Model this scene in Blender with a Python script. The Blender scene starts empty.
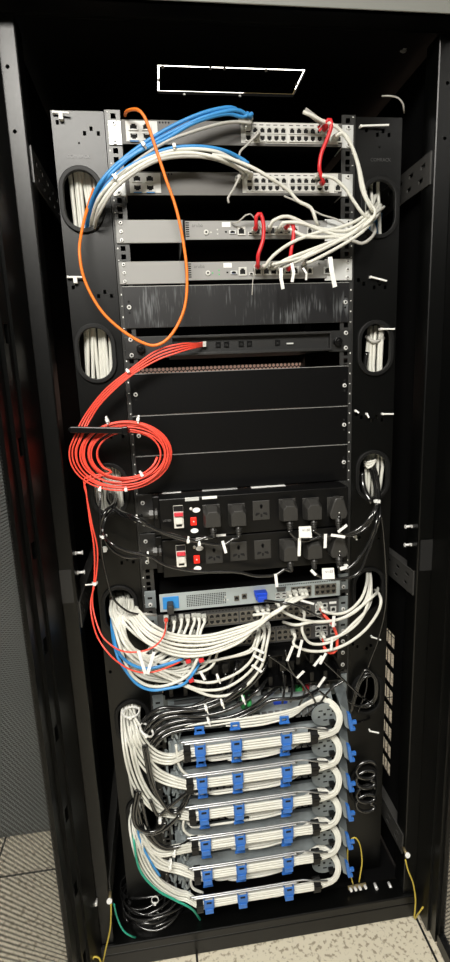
import bpy, math, random
from mathutils import Vector, Matrix
random.seed(7)
C = bpy.context.scene
COL = C.collection

# ------------------------------------------------------------------ camera
CX, CY, CZ = -0.18227, -1.11497, 1.36784
PIT, YAW, ROL, FPX = -0.210586, -0.121150, 0.040050, 504.73
def cam_axes():
    a, b, c = PIT, YAW, ROL
    yaw = Matrix(((math.cos(b), -math.sin(b), 0), (math.sin(b), math.cos(b), 0), (0, 0, 1)))
    pit = Matrix(((1, 0, 0), (0, math.cos(a), -math.sin(a)), (0, math.sin(a), math.cos(a))))
    rol = Matrix(((math.cos(c), 0, math.sin(c)), (0, 1, 0), (-math.sin(c), 0, math.cos(c))))
    return yaw @ pit @ rol            # columns: right, forward, up
AX = cam_axes()
CAMP = Vector((CX, CY, CZ))
cam = bpy.data.cameras.new('camera')
cam.sensor_fit = 'VERTICAL'; cam.sensor_height = 36; cam.lens = FPX / 962 * 36
cam.clip_start = 0.02
co = bpy.data.objects.new('camera', cam); COL.objects.link(co)
r_, f_, u_ = AX.col[0], AX.col[1], AX.col[2]
co.matrix_world = Matrix(((r_[0], u_[0], -f_[0], CX), (r_[1], u_[1], -f_[1], CY), (r_[2], u_[2], -f_[2], CZ), (0, 0, 0, 1)))
C.camera = co

# ------------------------------------------------------------------ light and exposure
w = bpy.data.worlds.new('World'); C.world = w; w.use_nodes = True
w.node_tree.nodes['Background'].inputs[0].default_value = (0.8, 0.85, 0.9, 1)
w.node_tree.nodes['Background'].inputs[1].default_value = 0.004
C.view_settings.view_transform = 'Standard'; C.view_settings.look = 'None'
C.view_settings.exposure = 0.1; C.view_settings.gamma = 1.0; C.view_settings.use_curve_mapping = False
def area(name, loc, sx, sy, power, col=(1, 0.97, 0.9), rot=(0, 0, 0)):
    l = bpy.data.lights.new(name, 'AREA'); l.shape = 'RECTANGLE'; l.size = sx; l.size_y = sy
    l.energy = power; l.color = col
    o = bpy.data.objects.new(name, l); COL.objects.link(o); o.location = loc; o.rotation_euler = rot
    return o
# light of the ceiling lamps (their fixtures are built at the end)
LAMPS = [(-0.62, -1.85, 1.2, 1.0, 128), (0.25, 1.43, 1.3, 0.40, 4), (1.7, 0.2, 0.3, 1.2, 22)]
for x, y, sx, sy, p in LAMPS:
    area('ceiling_lamp_light', (x, y, 2.625), sx, sy, p)

# ------------------------------------------------------------------ helpers
UU = 0.04445; HT = 1.867; FLOOR = -0.105
def Z(u): return HT - u * UU
def ray(x, y): return AX @ Vector(((x - 225) / FPX, 1, -(y - 481) / FPX))
def at(x, y, Y=0.0):
    d = ray(x, y); return CAMP + d * ((Y - CY) / d.y)
def atX(x, y, X):
    d = ray(x, y); return CAMP + d * ((X - CX) / d.x)
def atZ(x, y, z):
    d = ray(x, y); return CAMP + d * ((z - CZ) / d.z)

MATS = {}
def mat(name, col, rough=0.5, metal=0.0, bump=0.0, bscale=400, var=0.0, emit=0, trans=0, spec=0.5, coat=0):
    m = bpy.data.materials.new(name); m.use_nodes = True
    nt = m.node_tree; b = nt.nodes['Principled BSDF']
    b.inputs['Base Color'].default_value = (*col, 1); b.inputs['Roughness'].default_value = rough
    b.inputs['Metallic'].default_value = metal; b.inputs['Specular IOR Level'].default_value = spec
    b.inputs['Coat Weight'].default_value = coat
    if trans: b.inputs['Transmission Weight'].default_value = trans
    if emit:
        b.inputs['Emission Color'].default_value = (*col, 1); b.inputs['Emission Strength'].default_value = emit
    tc = nt.nodes.new('ShaderNodeTexCoord')
    if bump:
        n = nt.nodes.new('ShaderNodeTexNoise'); n.inputs['Scale'].default_value = bscale; n.inputs['Detail'].default_value = 2
        bp = nt.nodes.new('ShaderNodeBump'); bp.inputs['Strength'].default_value = bump; bp.inputs['Distance'].default_value = 0.00015
        nt.links.new(tc.outputs['Object'], n.inputs['Vector']); nt.links.new(n.outputs['Fac'], bp.inputs['Height'])
        nt.links.new(bp.outputs['Normal'], b.inputs['Normal'])
    if var:
        n = nt.nodes.new('ShaderNodeTexNoise'); n.inputs['Scale'].default_value = 25; n.inputs['Detail'].default_value = 4
        r = nt.nodes.new('ShaderNodeValToRGB')
        r.color_ramp.elements[0].position = 0.3; r.color_ramp.elements[1].position = 0.7
        r.color_ramp.elements[0].color = (*[c * (1 - var) for c in col], 1)
        r.color_ramp.elements[1].color = (*[min(1, c * (1 + var)) for c in col], 1)
        nt.links.new(tc.outputs['Object'], n.inputs['Vector']); nt.links.new(n.outputs['Fac'], r.inputs['Fac'])
        nt.links.new(r.outputs['Color'], b.inputs['Base Color'])
    MATS[name] = m; return m
M = MATS
mat('black_powder_coat', (0.0012, 0.0013, 0.0012), 0.33, bump=0.35, bscale=900, var=0.1, spec=0.36)
mat('header_grey', (0.22, 0.225, 0.21), 0.45)
mat('inner_black', (0.0015, 0.0015, 0.0016), 0.7, spec=0.1)
mat('hole_black', (0.003, 0.003, 0.003), 0.9)
mat('rail_black', (0.014, 0.014, 0.014), 0.42)
mat('rail_zinc', (0.045, 0.045, 0.044), 0.36, 0.4)
mat('strut_grey', (0.04, 0.039, 0.037), 0.42)
mat('white_ink', (0.75, 0.75, 0.72), 0.6)
mat('screw_steel', (0.75, 0.75, 0.73), 0.35, 0.25)
mat('edge_highlight', (0.35, 0.35, 0.34), 0.4, 0.3)  # pale tone painting the lamplight caught along blanking panel tops
mat('chrome', (0.45, 0.46, 0.48), 0.35, 1.0)
mat('ear_silver', (0.62, 0.63, 0.62), 0.42, 0.25)
mat('switch_grey', (0.095, 0.09, 0.084), 0.5, bump=0.2)
mat('router_grey', (0.27, 0.268, 0.26), 0.5, bump=0.15)
mat('port_white', (0.58, 0.575, 0.545), 0.45)
mat('port_gold', (0.17, 0.158, 0.135), 0.4, 0.5)
mat('port_dark_shell', (0.06, 0.06, 0.06), 0.4)
mat('black_plastic', (0.0025, 0.0025, 0.0027), 0.32, spec=0.32)
mat('plug_rubber', (0.027, 0.026, 0.024), 0.45, bump=0.2)
mat('rubber', (0.006, 0.006, 0.006), 0.5, spec=0.25)
mat('cable_white', (0.66, 0.655, 0.595), 0.45)
mat('cable_grey', (0.42, 0.41, 0.38), 0.45)
mat('cable_blue', (0.04, 0.25, 0.58), 0.4)
mat('cable_black', (0.008, 0.008, 0.008), 0.26, coat=1.0)
mat('cable_orange', (0.85, 0.20, 0.02), 0.45)
mat('cable_red', (0.82, 0.075, 0.045), 0.42)
mat('cable_crimson', (0.62, 0.02, 0.025), 0.4)
mat('cable_yellow', (0.55, 0.42, 0.06), 0.45)
mat('cable_teal', (0.02, 0.33, 0.22), 0.45)
mat('tie_white', (0.8, 0.8, 0.77), 0.45)
mat('paper_white', (0.82, 0.82, 0.8), 0.7)
mat('plug_clear', (0.6, 0.6, 0.55), 0.2, coat=0.3)
mat('server_silver', (0.40, 0.45, 0.46), 0.4, 0.2)
mat('galvanised', (0.24, 0.27, 0.28), 0.45, 0.35, var=0.25)
mat('clip_blue', (0.03, 0.15, 0.50), 0.4)
mat('vga_blue', (0.01, 0.06, 0.55), 0.4)
mat('label_blue', (0.03, 0.24, 0.60), 0.5)
mat('led_red', (0.9, 0.02, 0.01), 0.3, emit=0.4)
mat('breaker_white', (0.7, 0.68, 0.62), 0.45)
mat('breaker_red', (0.6, 0.03, 0.05), 0.45)
mat('green_plastic', (0.05, 0.45, 0.12), 0.4)
mat('pcb_dark', (0.10, 0.11, 0.10), 0.5, var=0.6)
mat('plastic_grey', (0.12, 0.12, 0.12), 0.5)
mat('brass', (0.55, 0.45, 0.25), 0.35, 0.8)
mat('wall_paint', (0.62, 0.42, 0.36), 0.8)
mat('dark_wall', (0.035, 0.035, 0.035), 0.8)
mat('ceiling_paint', (0.16, 0.12, 0.07), 0.8)
mat('lamp_diffuser', (1, 0.96, 0.88), 0.5, emit=6)
mat('tray_yellow', (0.6, 0.45, 0.2), 0.5)
mat('blue_grey_panel', (0.12, 0.13, 0.13), 0.45)
mat('emboss', (0.05, 0.05, 0.05), 0.35)

def floor_mat():
    m = bpy.data.materials.new('floor_tile'); m.use_nodes = True; nt = m.node_tree; b = nt.nodes['Principled BSDF']
    tc = nt.nodes.new('ShaderNodeTexCoord')
    n = nt.nodes.new('ShaderNodeTexVoronoi'); n.inputs['Scale'].default_value = 130
    n2 = nt.nodes.new('ShaderNodeTexNoise'); n2.inputs['Scale'].default_value = 90; n2.inputs['Detail'].default_value = 3
    r = nt.nodes.new('ShaderNodeValToRGB'); e = r.color_ramp.elements
    e[0].position = 0.36; e[0].color = (0.30, 0.26, 0.19, 1); e[1].position = 0.47; e[1].color = (0.62, 0.57, 0.45, 1)
    nt.links.new(tc.outputs['Object'], n2.inputs['Vector']); nt.links.new(n2.outputs['Fac'], r.inputs['Fac'])
    nt.links.new(r.outputs['Color'], b.inputs['Base Color']); b.inputs['Roughness'].default_value = 0.45
    return m
M['floor_tile'] = floor_mat()

def perf_mat(name, col, pitch, rad, ax):          # sheet steel with round through-holes, staggered rows
    m = bpy.data.materials.new(name); m.use_nodes = True; nt = m.node_tree; N = nt.nodes; L = nt.links
    b = N['Principled BSDF']; b.inputs['Base Color'].default_value = (*col, 1); b.inputs['Roughness'].default_value = 0.45
    out = N['Material Output']; tc = N.new('ShaderNodeTexCoord'); sp = N.new('ShaderNodeSeparateXYZ')
    L.new(tc.outputs['Object'], sp.inputs[0])
    def mth(op, a, b_=None, c=None):
        n = N.new('ShaderNodeMath'); n.operation = op
        for i, v in enumerate((a, b_, c)):
            if v is None: continue
            if isinstance(v, (int, float)): n.inputs[i].default_value = v
            else: L.new(v, n.inputs[i])
        return n.outputs[0]
    u, v = sp.outputs[ax], sp.outputs[2]
    pv = pitch * 1.732
    def lattice(du, dv):
        a = mth('SUBTRACT', mth('FLOORED_MODULO', mth('ADD', u, du + 50 * pitch), pitch), pitch / 2)
        c = mth('SUBTRACT', mth('FLOORED_MODULO', mth('ADD', v, dv + 50 * pv), pv), pv / 2)
        return mth('SQRT', mth('ADD', mth('MULTIPLY', a, a), mth('MULTIPLY', c, c)))
    d = mth('MINIMUM', lattice(0, 0), lattice(pitch / 2, pv / 2))
    hole = mth('LESS_THAN', d, rad)
    tr = N.new('ShaderNodeBsdfTransparent'); mx = N.new('ShaderNodeMixShader')
    L.new(hole, mx.inputs[0]); L.new(b.outputs[0], mx.inputs[1]); L.new(tr.outputs[0], mx.inputs[2]); L.new(mx.outputs[0], out.inputs[0])
    M[name] = m; return m
perf_mat('perforated_black', (0.035, 0.036, 0.036), 0.0072, 0.0031, 1)
perf_mat('perforated_black_rear', (0.02, 0.02, 0.02), 0.016, 0.0065, 0)
def scuffed():
    m = bpy.data.materials.new('scuffed_gloss_black'); m.use_nodes = True; nt = m.node_tree; b = nt.nodes['Principled BSDF']
    tc = nt.nodes.new('ShaderNodeTexCoord'); mp = nt.nodes.new('ShaderNodeMapping'); mp.inputs['Scale'].default_value = (260, 1, 22)
    n = nt.nodes.new('ShaderNodeTexNoise'); n.inputs['Scale'].default_value = 1; n.inputs['Detail'].default_value = 5
    n2 = nt.nodes.new('ShaderNodeTexNoise'); n2.inputs['Scale'].default_value = 14
    mu = nt.nodes.new('ShaderNodeMath'); mu.operation = 'MULTIPLY'
    r = nt.nodes.new('ShaderNodeValToRGB'); e = r.color_ramp.elements
    e[0].position = 0.29; e[0].color = (0.010, 0.010, 0.011, 1); e[1].position = 0.42; e[1].color = (0.10, 0.105, 0.11, 1)
    L = nt.links
    L.new(tc.outputs['Object'], mp.inputs[0]); L.new(mp.outputs[0], n.inputs['Vector']); L.new(tc.outputs['Object'], n2.inputs['Vector'])
    L.new(n.outputs['Fac'], mu.inputs[0]); L.new(n2.outputs['Fac'], mu.inputs[1]); L.new(mu.outputs[0], r.inputs['Fac'])
    L.new(r.outputs['Color'], b.inputs['Base Color']); b.inputs['Roughness'].default_value = 0.36
    M['scuffed_gloss_black'] = m
scuffed()

class B:                                           # collects shapes in world coordinates for ONE mesh
    def __init__(s): s.v = []; s.f = []; s.mi = []; s.sm = []
    def add(s, vs, fs, mi=0, sm=False):
        k = len(s.v); s.v += [tuple(p) for p in vs]
        for f in fs: s.f.append([i + k for i in f]); s.mi.append(mi); s.sm.append(sm)
        return s
    def box(s, x0, x1, y0, y1, z0, z1, mi=0):
        x0, x1 = sorted((x0, x1)); y0, y1 = sorted((y0, y1)); z0, z1 = sorted((z0, z1))
        vs = [(x, y, z) for x in (x0, x1) for y in (y0, y1) for z in (z0, z1)]
        return s.add(vs, [(0, 1, 3, 2), (4, 6, 7, 5), (0, 4, 5, 1), (2, 3, 7, 6), (0, 2, 6, 4), (1, 5, 7, 3)], mi)
    def hexa(s, front, back, mi=0):                # two matching quads
        return s.add(list(front) + list(back), [(0, 1, 2, 3), (7, 6, 5, 4), (0, 4, 5, 1), (1, 5, 6, 2), (2, 6, 7, 3), (3, 7, 4, 0)], mi)
    def obox(s, a, b, w, t, mi=0, up=Vector((0, -1, 0))):   # bar from a to b, width w, thickness t along up
        a = Vector(a); b = Vector(b); d = (b - a).normalized(); up = Vector(up)
        n = (up - d * up.dot(d))
        if n.length < 1e-6: n = Vector((0, 0, 1)) - d * d.z
        n.normalize(); sd = d.cross(n)
        q = lambda c: [c + sd * w / 2 + n * t / 2, c + sd * w / 2 - n * t / 2, c - sd * w / 2 - n * t / 2, c - sd * w / 2 + n * t / 2]
        return s.hexa(q(a), q(b), mi)
    def cyl(s, a, b, r, n=12, r2=None, mi=0, sm=True):
        a = Vector(a); b = Vector(b); d = (b - a).normalized(); r2 = r if r2 is None else r2
        t = Vector((1, 0, 0)) if abs(d.x) < 0.8 else Vector((0, 0, 1))
        x = d.cross(t).normalized(); y = d.cross(x)
        vs = []
        for c, rr in ((a, r), (b, r2)):
            for i in range(n):
                an = 2 * math.pi * i / n; vs.append(c + x * math.cos(an) * rr + y * math.sin(an) * rr)
        k = len(s.v); s.v += [tuple(p) for p in vs]
        for i in range(n):
            j = (i + 1) % n; s.f.append([k + i, k + j, k + n + j, k + n + i]); s.mi.append(mi); s.sm.append(sm)
        s.f.append([k + i for i in reversed(range(n))]); s.f.append([k + n + i for i in range(n)]); s.mi += [mi, mi]; s.sm += [False, False]
        return s
    def poly(s, pts, y0, y1, mi=0):                # XZ outline extruded along Y
        n = len(pts); vs = [(x, y0, z) for x, z in pts] + [(x, y1, z) for x, z in pts]
        return s.add(vs, [list(range(n)), [n + i for i in reversed(range(n))]] + [(i, i + n, (i + 1) % n + n, (i + 1) % n) for i in range(n)], mi)
    def ring(s, outer, inner, y0, y1, mi=0):       # XZ ring between two matching outlines
        n = len(outer)
        vs = [(x, y0, z) for x, z in outer] + [(x, y0, z) for x, z in inner] + [(x, y1, z) for x, z in outer] + [(x, y1, z) for x, z in inner]
        fs = []
        for i in range(n):
            j = (i + 1) % n
            fs += [(i, j, n + j, n + i), (2 * n + i, 3 * n + i, 3 * n + j, 2 * n + j), (i, 2 * n + i, 2 * n + j, j), (n + i, n + j, 3 * n + j, 3 * n + i)]
        return s.add(vs, fs, mi)
    def tube(s, pts, r, n=7, mi=0, closed=False):
        P = [Vector(p) for p in pts]; m = len(P); k = len(s.v)
        prev = None
        for i, p in enumerate(P):
            if closed: d = (P[(i + 1) % m] - P[i - 1])
            else: d = (P[min(i + 1, m - 1)] - P[max(i - 1, 0)])
            if d.length < 1e-9: d = Vector((0, 0, 1))
            d.normalize()
            if prev is None:
                t = Vector((0, -1, 0)) if abs(d.y) < 0.9 else Vector((1, 0, 0))
                nx = (t - d * t.dot(d)).normalized()
            else:
                nx = prev - d * prev.dot(d)
                nx = nx.normalized() if nx.length > 1e-6 else prev
            prev = nx; ny = d.cross(nx)
            for j in range(n):
                an = 2 * math.pi * j / n; s.v.append(tuple(p + nx * math.cos(an) * r + ny * math.sin(an) * r))
        for i in range(m if closed else m - 1):
            for j in range(n):
                a = k + i * n; b = k + ((i + 1) % m) * n; j2 = (j + 1) % n
                s.f.append([a + j, b + j, b + j2, a + j2]); s.mi.append(mi); s.sm.append(True)
        if not closed:
            s.f.append([k + j for j in range(n)]); s.f.append([k + (m - 1) * n + j for j in reversed(range(n))]); s.mi += [mi, mi]; s.sm += [False, False]
        return s
    def sphere(s, c, r, n=10, m=6, mi=0, sx=1, sy=1, sz=1):
        c = Vector(c); vs = []; k = len(s.v)
        for i in range(m + 1):
            ph = math.pi * i / m
            for j in range(n):
                a = 2 * math.pi * j / n; vs.append(c + Vector((math.sin(ph) * math.cos(a) * r * sx, math.sin(ph) * math.sin(a) * r * sy, math.cos(ph) * r * sz)))
        s.v += [tuple(p) for p in vs]
        for i in range(m):
            for j in range(n):
                j2 = (j + 1) % n; s.f.append([k + i * n + j, k + (i + 1) * n + j, k + (i + 1) * n + j2, k + i * n + j2]); s.mi.append(mi); s.sm.append(True)
        return s

WO = {}
def thing(name, label, cat, loc, group=None):
    o = bpy.data.objects.new(name, None); o.empty_display_size = 0.02; COL.objects.link(o); o.location = loc; WO[o.name] = Vector(loc)
    o['label'] = label; o['category'] = cat
    if group: o['group'] = group
    return o
def obj(name, b, mats, parent=None, origin=None, bevel=0, label=None):
    if isinstance(mats, str): mats = [mats]
    if parent is not None: org = WO[parent.name]
    else: org = Vector(origin) if origin is not None else Vector(b.v[0])
    me = bpy.data.meshes.new(name)
    me.from_pydata([(x - org.x, y - org.y, z - org.z) for x, y, z in b.v], [], b.f)
    for m in mats: me.materials.append(M[m])
    me.polygons.foreach_set('material_index', b.mi); me.polygons.foreach_set('use_smooth', b.sm); me.update()
    o = bpy.data.objects.new(name, me); COL.objects.link(o); WO[o.name] = org
    if parent is not None: o.parent = parent
    else: o.location = org
    if bevel:
        md = o.modifiers.new('bevel', 'BEVEL'); md.width = bevel; md.segments = 2; md.limit_method = 'ANGLE'
    if label: o['label'] = label
    return o
def tag(o, label, cat, group=None):
    o['label'] = label; o['category'] = cat
    if group: o['group'] = group
    return o
def struct(name, b, m, origin=None, bevel=0):
    o = obj(name, b, m, None, origin, bevel); o['kind'] = 'structure'; return o
def cut(o, cb):                                    # boolean holes, applied
    me = bpy.data.meshes.new('cut'); org = WO[o.name]
    me.from_pydata([(x - org.x, y - org.y, z - org.z) for x, y, z in cb.v], [], cb.f)
    c = bpy.data.objects.new('cut', me); COL.objects.link(c)
    par = o.parent; loc = o.location.copy()
    o.parent = None; o.location = (0, 0, 0)
    md = o.modifiers.new('cut', 'BOOLEAN'); md.operation = 'DIFFERENCE'; md.object = c; md.solver = 'EXACT'; md.use_self = True
    bpy.context.view_layer.update()
    dg = bpy.context.evaluated_depsgraph_get()
    new = bpy.data.meshes.new_from_object(o.evaluated_get(dg))
    o.modifiers.clear(); o.data = new; o.parent = par; o.location = loc
    bpy.data.objects.remove(c)
def dup(root, shift, label=None, group=None):
    r = root.copy(); COL.objects.link(r); r.location = root.location + Vector(shift); WO[r.name] = WO[root.name] + Vector(shift)
    if label: r['label'] = label
    if group: r['group'] = group
    for ch in list(root.children):
        c = ch.copy(); COL.objects.link(c); c.parent = r; WO[c.name] = WO[r.name]
        for g in list(ch.children):
            d = g.copy(); COL.objects.link(d); d.parent = c; WO[d.name] = WO[r.name]
    return r
def text(name, s, size, loc, m, parent, depth=0.0004):
    cu = bpy.data.curves.new(name, 'FONT'); cu.body = s; cu.size = size; cu.extrude = depth; cu.align_x = 'CENTER'; cu.align_y = 'CENTER'
    t = bpy.data.objects.new(name, cu); COL.objects.link(t); bpy.context.view_layer.update()
    me = bpy.data.meshes.new_from_object(t.evaluated_get(bpy.context.evaluated_depsgraph_get())); bpy.data.objects.remove(t)
    me.transform(Matrix.Rotation(math.pi / 2, 4, 'X')); me.transform(Matrix.Translation(Vector(loc) - WO[parent.name]))
    me.materials.clear(); me.materials.append(M[m])
    o = bpy.data.objects.new(name, me); COL.objects.link(o); o.parent = parent; WO[o.name] = WO[parent.name]
    return o
def stadium(cx, cz, w, h, n=9):
    r = w / 2; p = []
    for i in range(n): a = math.pi * i / (n - 1); p.append((cx + r * math.cos(a), cz + h / 2 - r + r * math.sin(a)))
    for i in range(n): a = math.pi + math.pi * i / (n - 1); p.append((cx + r * math.cos(a), cz - h / 2 + r + r * math.sin(a)))
    return p
def spline(P, step=0.006):                         # Catmull-Rom through points
    P = [Vector(p) for p in P]
    if len(P) == 2: return P
    Q = [P[0] * 2 - P[1]] + P + [P[-1] * 2 - P[-2]]; out = []
    for i in range(1, len(Q) - 2):
        a, b, c, d = Q[i - 1:i + 3]; m = max(2, min(24, int((c - b).length / step)))
        for k in range(m):
            t = k / m
            out.append(0.5 * ((2 * b) + (c - a) * t + (2 * a - 5 * b + 4 * c - d) * t * t + (3 * b - a - 3 * c + d) * t ** 3))
    out.append(P[-1]); return out
def px(L, Y=-0.03):                                # picture points (x, y[, depth]) -> points in the place
    return [at(p[0], p[1], p[2] if len(p) > 2 else Y) for p in L]

# ------------------------------------------------------------------ the room
bf = B(); bf.box(-3.2, 2.4, -4.2, 2.4, FLOOR - 0.03, FLOOR); fl = struct('floor', bf, 'floor_tile', (0, 0, FLOOR))
jb = B()
for k in range(-5, 4): jb.box(-0.18 + 0.6 * k - 0.003, -0.18 + 0.6 * k + 0.003, -4.2, 2.4, FLOOR - 0.001, FLOOR + 0.0006)
for k in range(-7, 4): jb.box(-3.2, 2.4, 0.22 + 0.6 * k - 0.003, 0.22 + 0.6 * k + 0.003, FLOOR - 0.001, FLOOR + 0.0006)
struct('trim_1', jb, 'hole_black', (0, 0, FLOOR))
b = B(); b.box(-3.2, 2.4, -4.2, 2.4, 2.65, 2.7); struct('ceiling', b, 'ceiling_paint', (0, 0, 2.65))
for nm, a in (('wall_back', (-3.2, 2.4, 2.4, 2.45)), ('wall_front', (-3.2, 2.4, -4.25, -4.2)), ('wall_left', (-3.25, -3.2, -4.2, 2.4)), ('wall_right', (2.4, 2.45, -4.2, 2.4))):
    b = B(); b.box(*a, FLOOR, 2.65); struct(nm, b, 'wall_paint' if nm == 'wall_back' else 'dark_wall', (a[0], a[2], FLOOR))

# ------------------------------------------------------------------ the cabinet
OX, YF, YB = 0.385, -0.075, 0.95
rack = thing('server_rack', 'tall black network cabinet with both perforated front doors swung open', 'server rack', (0, 0, FLOOR))
TOPZ = 1.979
for s in (-1, 1):
    b = B(); b.box(s * OX, s * (OX + 0.043), YF, YF + 0.05, -0.03, TOPZ)
    b.box(s * (OX + 0.012), s * (OX + 0.03), YF + 0.05, YF + 0.062, -0.03, TOPZ)
    o = obj('front_post', b, ['black_powder_coat', 'hole_black'], rack, bevel=0.003)
    cb = B()
    for z in ([1.80, 1.90] if s < 0 else [1.80, 1.895]): cb.cyl((s * (OX + 0.02), YF - 0.01, z), (s * (OX + 0.02), YF + 0.02, z), 0.0035, 12)
    cut(o, cb)
    b = B(); b.box(s * (OX + 0.006), s * (OX + 0.038), YF - 0.0015, YF, 0.90, 0.975)
    obj('blank_name_plate', b, 'rail_black', rack, label='small dark blank plate on the post')
    # rear post and depth struts
    b = B(); b.box(s * 0.375, s * 0.40, 0.80, 0.84, -0.03, 1.98); obj('rear_post', b, 'black_powder_coat', rack)
    for zz in (1.752, 0.865, 0.12):
        b = B(); b.box(s * 0.382, s * 0.385, YF + 0.01, 0.70, zz - 0.03, zz + 0.03)
        b.box(s * 0.384, s * 0.402, YF + 0.05, 0.70, zz + 0.028, zz + 0.03)
        o = obj('depth_strut', b, 'strut_grey', rack)
        cb = B()
        for j in range(12):
            for dz in (-0.012, 0.012):
                y = YF + 0.03 + j * 0.05 + (0.008 if dz < 0 else 0)
                cb.box(s * 0.37, s * 0.3855, y, y + 0.018, zz + dz - 0.004, zz + dz + 0.004)
        cut(o, cb)
    for zz in (1.0, 0.955):
        b = B(); p = Vector((s * 0.382, -0.045, zz)); b.cyl(p, p + Vector((-s * 0.012, 0, 0)), 0.003, 8); b.cyl(p + Vector((-s * 0.012, 0, 0)), p + Vector((-s * 0.014, 0, 0)), 0.005, 8)
        b.obox(p, p + Vector((s * 0.003, 0.0, 0)), 0.006, 0.006)
        obj('strut_bolt', b, 'screw_steel', rack)
    # side panel
    b = B(); b.box(s * 0.402, s * 0.4045, YF + 0.05, YB, -0.03, 1.98)
    o = obj('side_panel', b, 'inner_black', rack)
    if s > 0:
        cb = B()
        for k in range(8):
            z1 = 0.660 - k * 0.0575; cb.box(0.39, 0.42, 0.058, 0.118, z1 - 0.042, z1)
        cut(o, cb)
        b = B()
        for k in range(8):
            z1 = 0.660 - k * 0.0575
            for q in range(1, 3): b.box(0.4022, 0.4042, 0.058 + 0.02 * q - 0.0003, 0.058 + 0.02 * q + 0.0003, z1 - 0.042, z1)
        obj('vent_bars', b, 'inner_black', rack)
# header over the opening
b = B(); b.box(-0.43, 0.43, -0.118, -0.114, TOPZ, 2.008); b.box(-0.43, 0.43, -0.118, YF, TOPZ, TOPZ + 0.003); b.box(-0.43, 0.43, YF - 0.003, YF, TOPZ - 0.004, TOPZ + 0.05)
obj('header_beam', b, 'black_powder_coat', rack)
b = B(); b.box(-0.43, 0.43, -0.121, -0.118, TOPZ + 0.002, 2.010); obj('header_trim', b, 'header_grey', rack, bevel=0.001, label='light grey strip along the cabinet top')
b = B(); b.box(-0.428, 0.428, -0.114, YB, 2.0, 2.006)
roof = obj('roof', b, 'inner_black', rack)
CV = dict(x0=-0.141, x1=0.178, y0=0.099, y1=0.209)
cb = B(); cb.box(CV['x0'], CV['x1'], CV['y0'], CV['y1'], 1.99, 2.02); cut(roof, cb)
b = B(); b.box(CV['x0'] + 0.0035, CV['x1'] - 0.006, CV['y0'] + 0.003, CV['y1'] - 0.016, 1.999, 2.0)
cvr = obj('cable_entry_cover', b, 'inner_black', rack, label='black cable entry cover with light showing round its edge')
for (x, y) in ((-0.13, 0.102), (-0.03, 0.101), (0.0, 0.101), (0.09, 0.102), (0.17, 0.15), (-0.138, 0.15), (0.05, 0.207), (-0.08, 0.206)):
    b = B(); b.cyl((x, y, 1.9965), (x, y, 2.0), 0.003, 8); obj('cover_screw', b, 'screw_steel', rack)
b = B(); b.box(-0.43, 0.43, YB, YB + 0.006, 1.398, 2.0); obj('rear_upper_door', b, 'inner_black', rack)
b = B(); b.box(-0.43, 0.43, YB, YB + 0.006, -0.03, 1.2); obj('rear_lower_door', b, 'inner_black', rack)
b = B(); b.box(-0.43, 0.43, YB, YB + 0.006, 1.2, 1.398); obj('rear_door', b, 'perforated_black_rear', rack)
b = B()
for x in (-0.43, 0.40): b.box(x, x + 0.03, YB - 0.03, YB, -0.03, 2.0)
b.box(-0.43, 0.43, YB - 0.03, YB, 1.95, 2.0); obj('rear_frame', b, 'black_powder_coat', rack)
# base
b = B(); b.box(-0.43, 0.43, -0.085, YB, FLOOR + 0.004, -0.055); b.box(-0.43, 0.43, -0.085, -0.03, -0.055, -0.03)
obj('base_plinth', b, 'black_powder_coat', rack, bevel=0.003)
b = B(); b.box(-0.40, 0.40, -0.03, YB, -0.055, -0.040); b.box(-0.27, 0.30, -0.012, -0.008, -0.040, -0.030)
obj('bottom_panel', b, 'inner_black', rack)
# front frame bolts seen at the top of the opening
for x, y in ((47, 26), (404, 47)):
    p = at(x, y, 0.02); b = B(); b.cyl(p, p + Vector((0, -0.006, 0)), 0.0065, 10); b.cyl(p, p + Vector((0, 0.005, 0)), 0.009, 10)
    obj('frame_bolt', b, 'plastic_grey', rack)

# mounting rails: strips with three square holes for every unit
for s in (-1, 1):
    b = B(); x = s * 0.2355; hw = 0.0135; hh = 0.0048
    b.box(x - hw, x - hh, 0, 0.002, 0.0, HT + 0.004); b.box(x + hh, x + hw, 0, 0.002, 0.0, HT + 0.004)
    zs = []
    for u in range(42):
        for o_ in (0.0065, 0.0222, 0.0381): zs.append(Z(u) + 0.0 - o_)
    edges = [HT + 0.004] + sum([[z + hh, z - hh] for z in zs], []) + [0.0]
    for i in range(0, len(edges), 2): b.box(x - hh, x + hh, 0, 0.002, edges[i + 1], edges[i])
    b.box(s * 0.2495, s * 0.2515, 0.0, 0.06, 0.0, HT + 0.004)
    rl = obj('mounting_rail', b, 'rail_zinc', rack)
    b = B()
    for u in range(43):
        b.box(s * 0.2445, s * 0.2475, -0.0004, 0.0, Z(u) - 0.0007, Z(u) + 0.0007)
        if u < 42: b.box(s * 0.2448, s * 0.2472, -0.0004, 0.0, Z(u) - 0.0235, Z(u) - 0.0205)
    obj('unit_markings', b, 'white_ink', rl)
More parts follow.
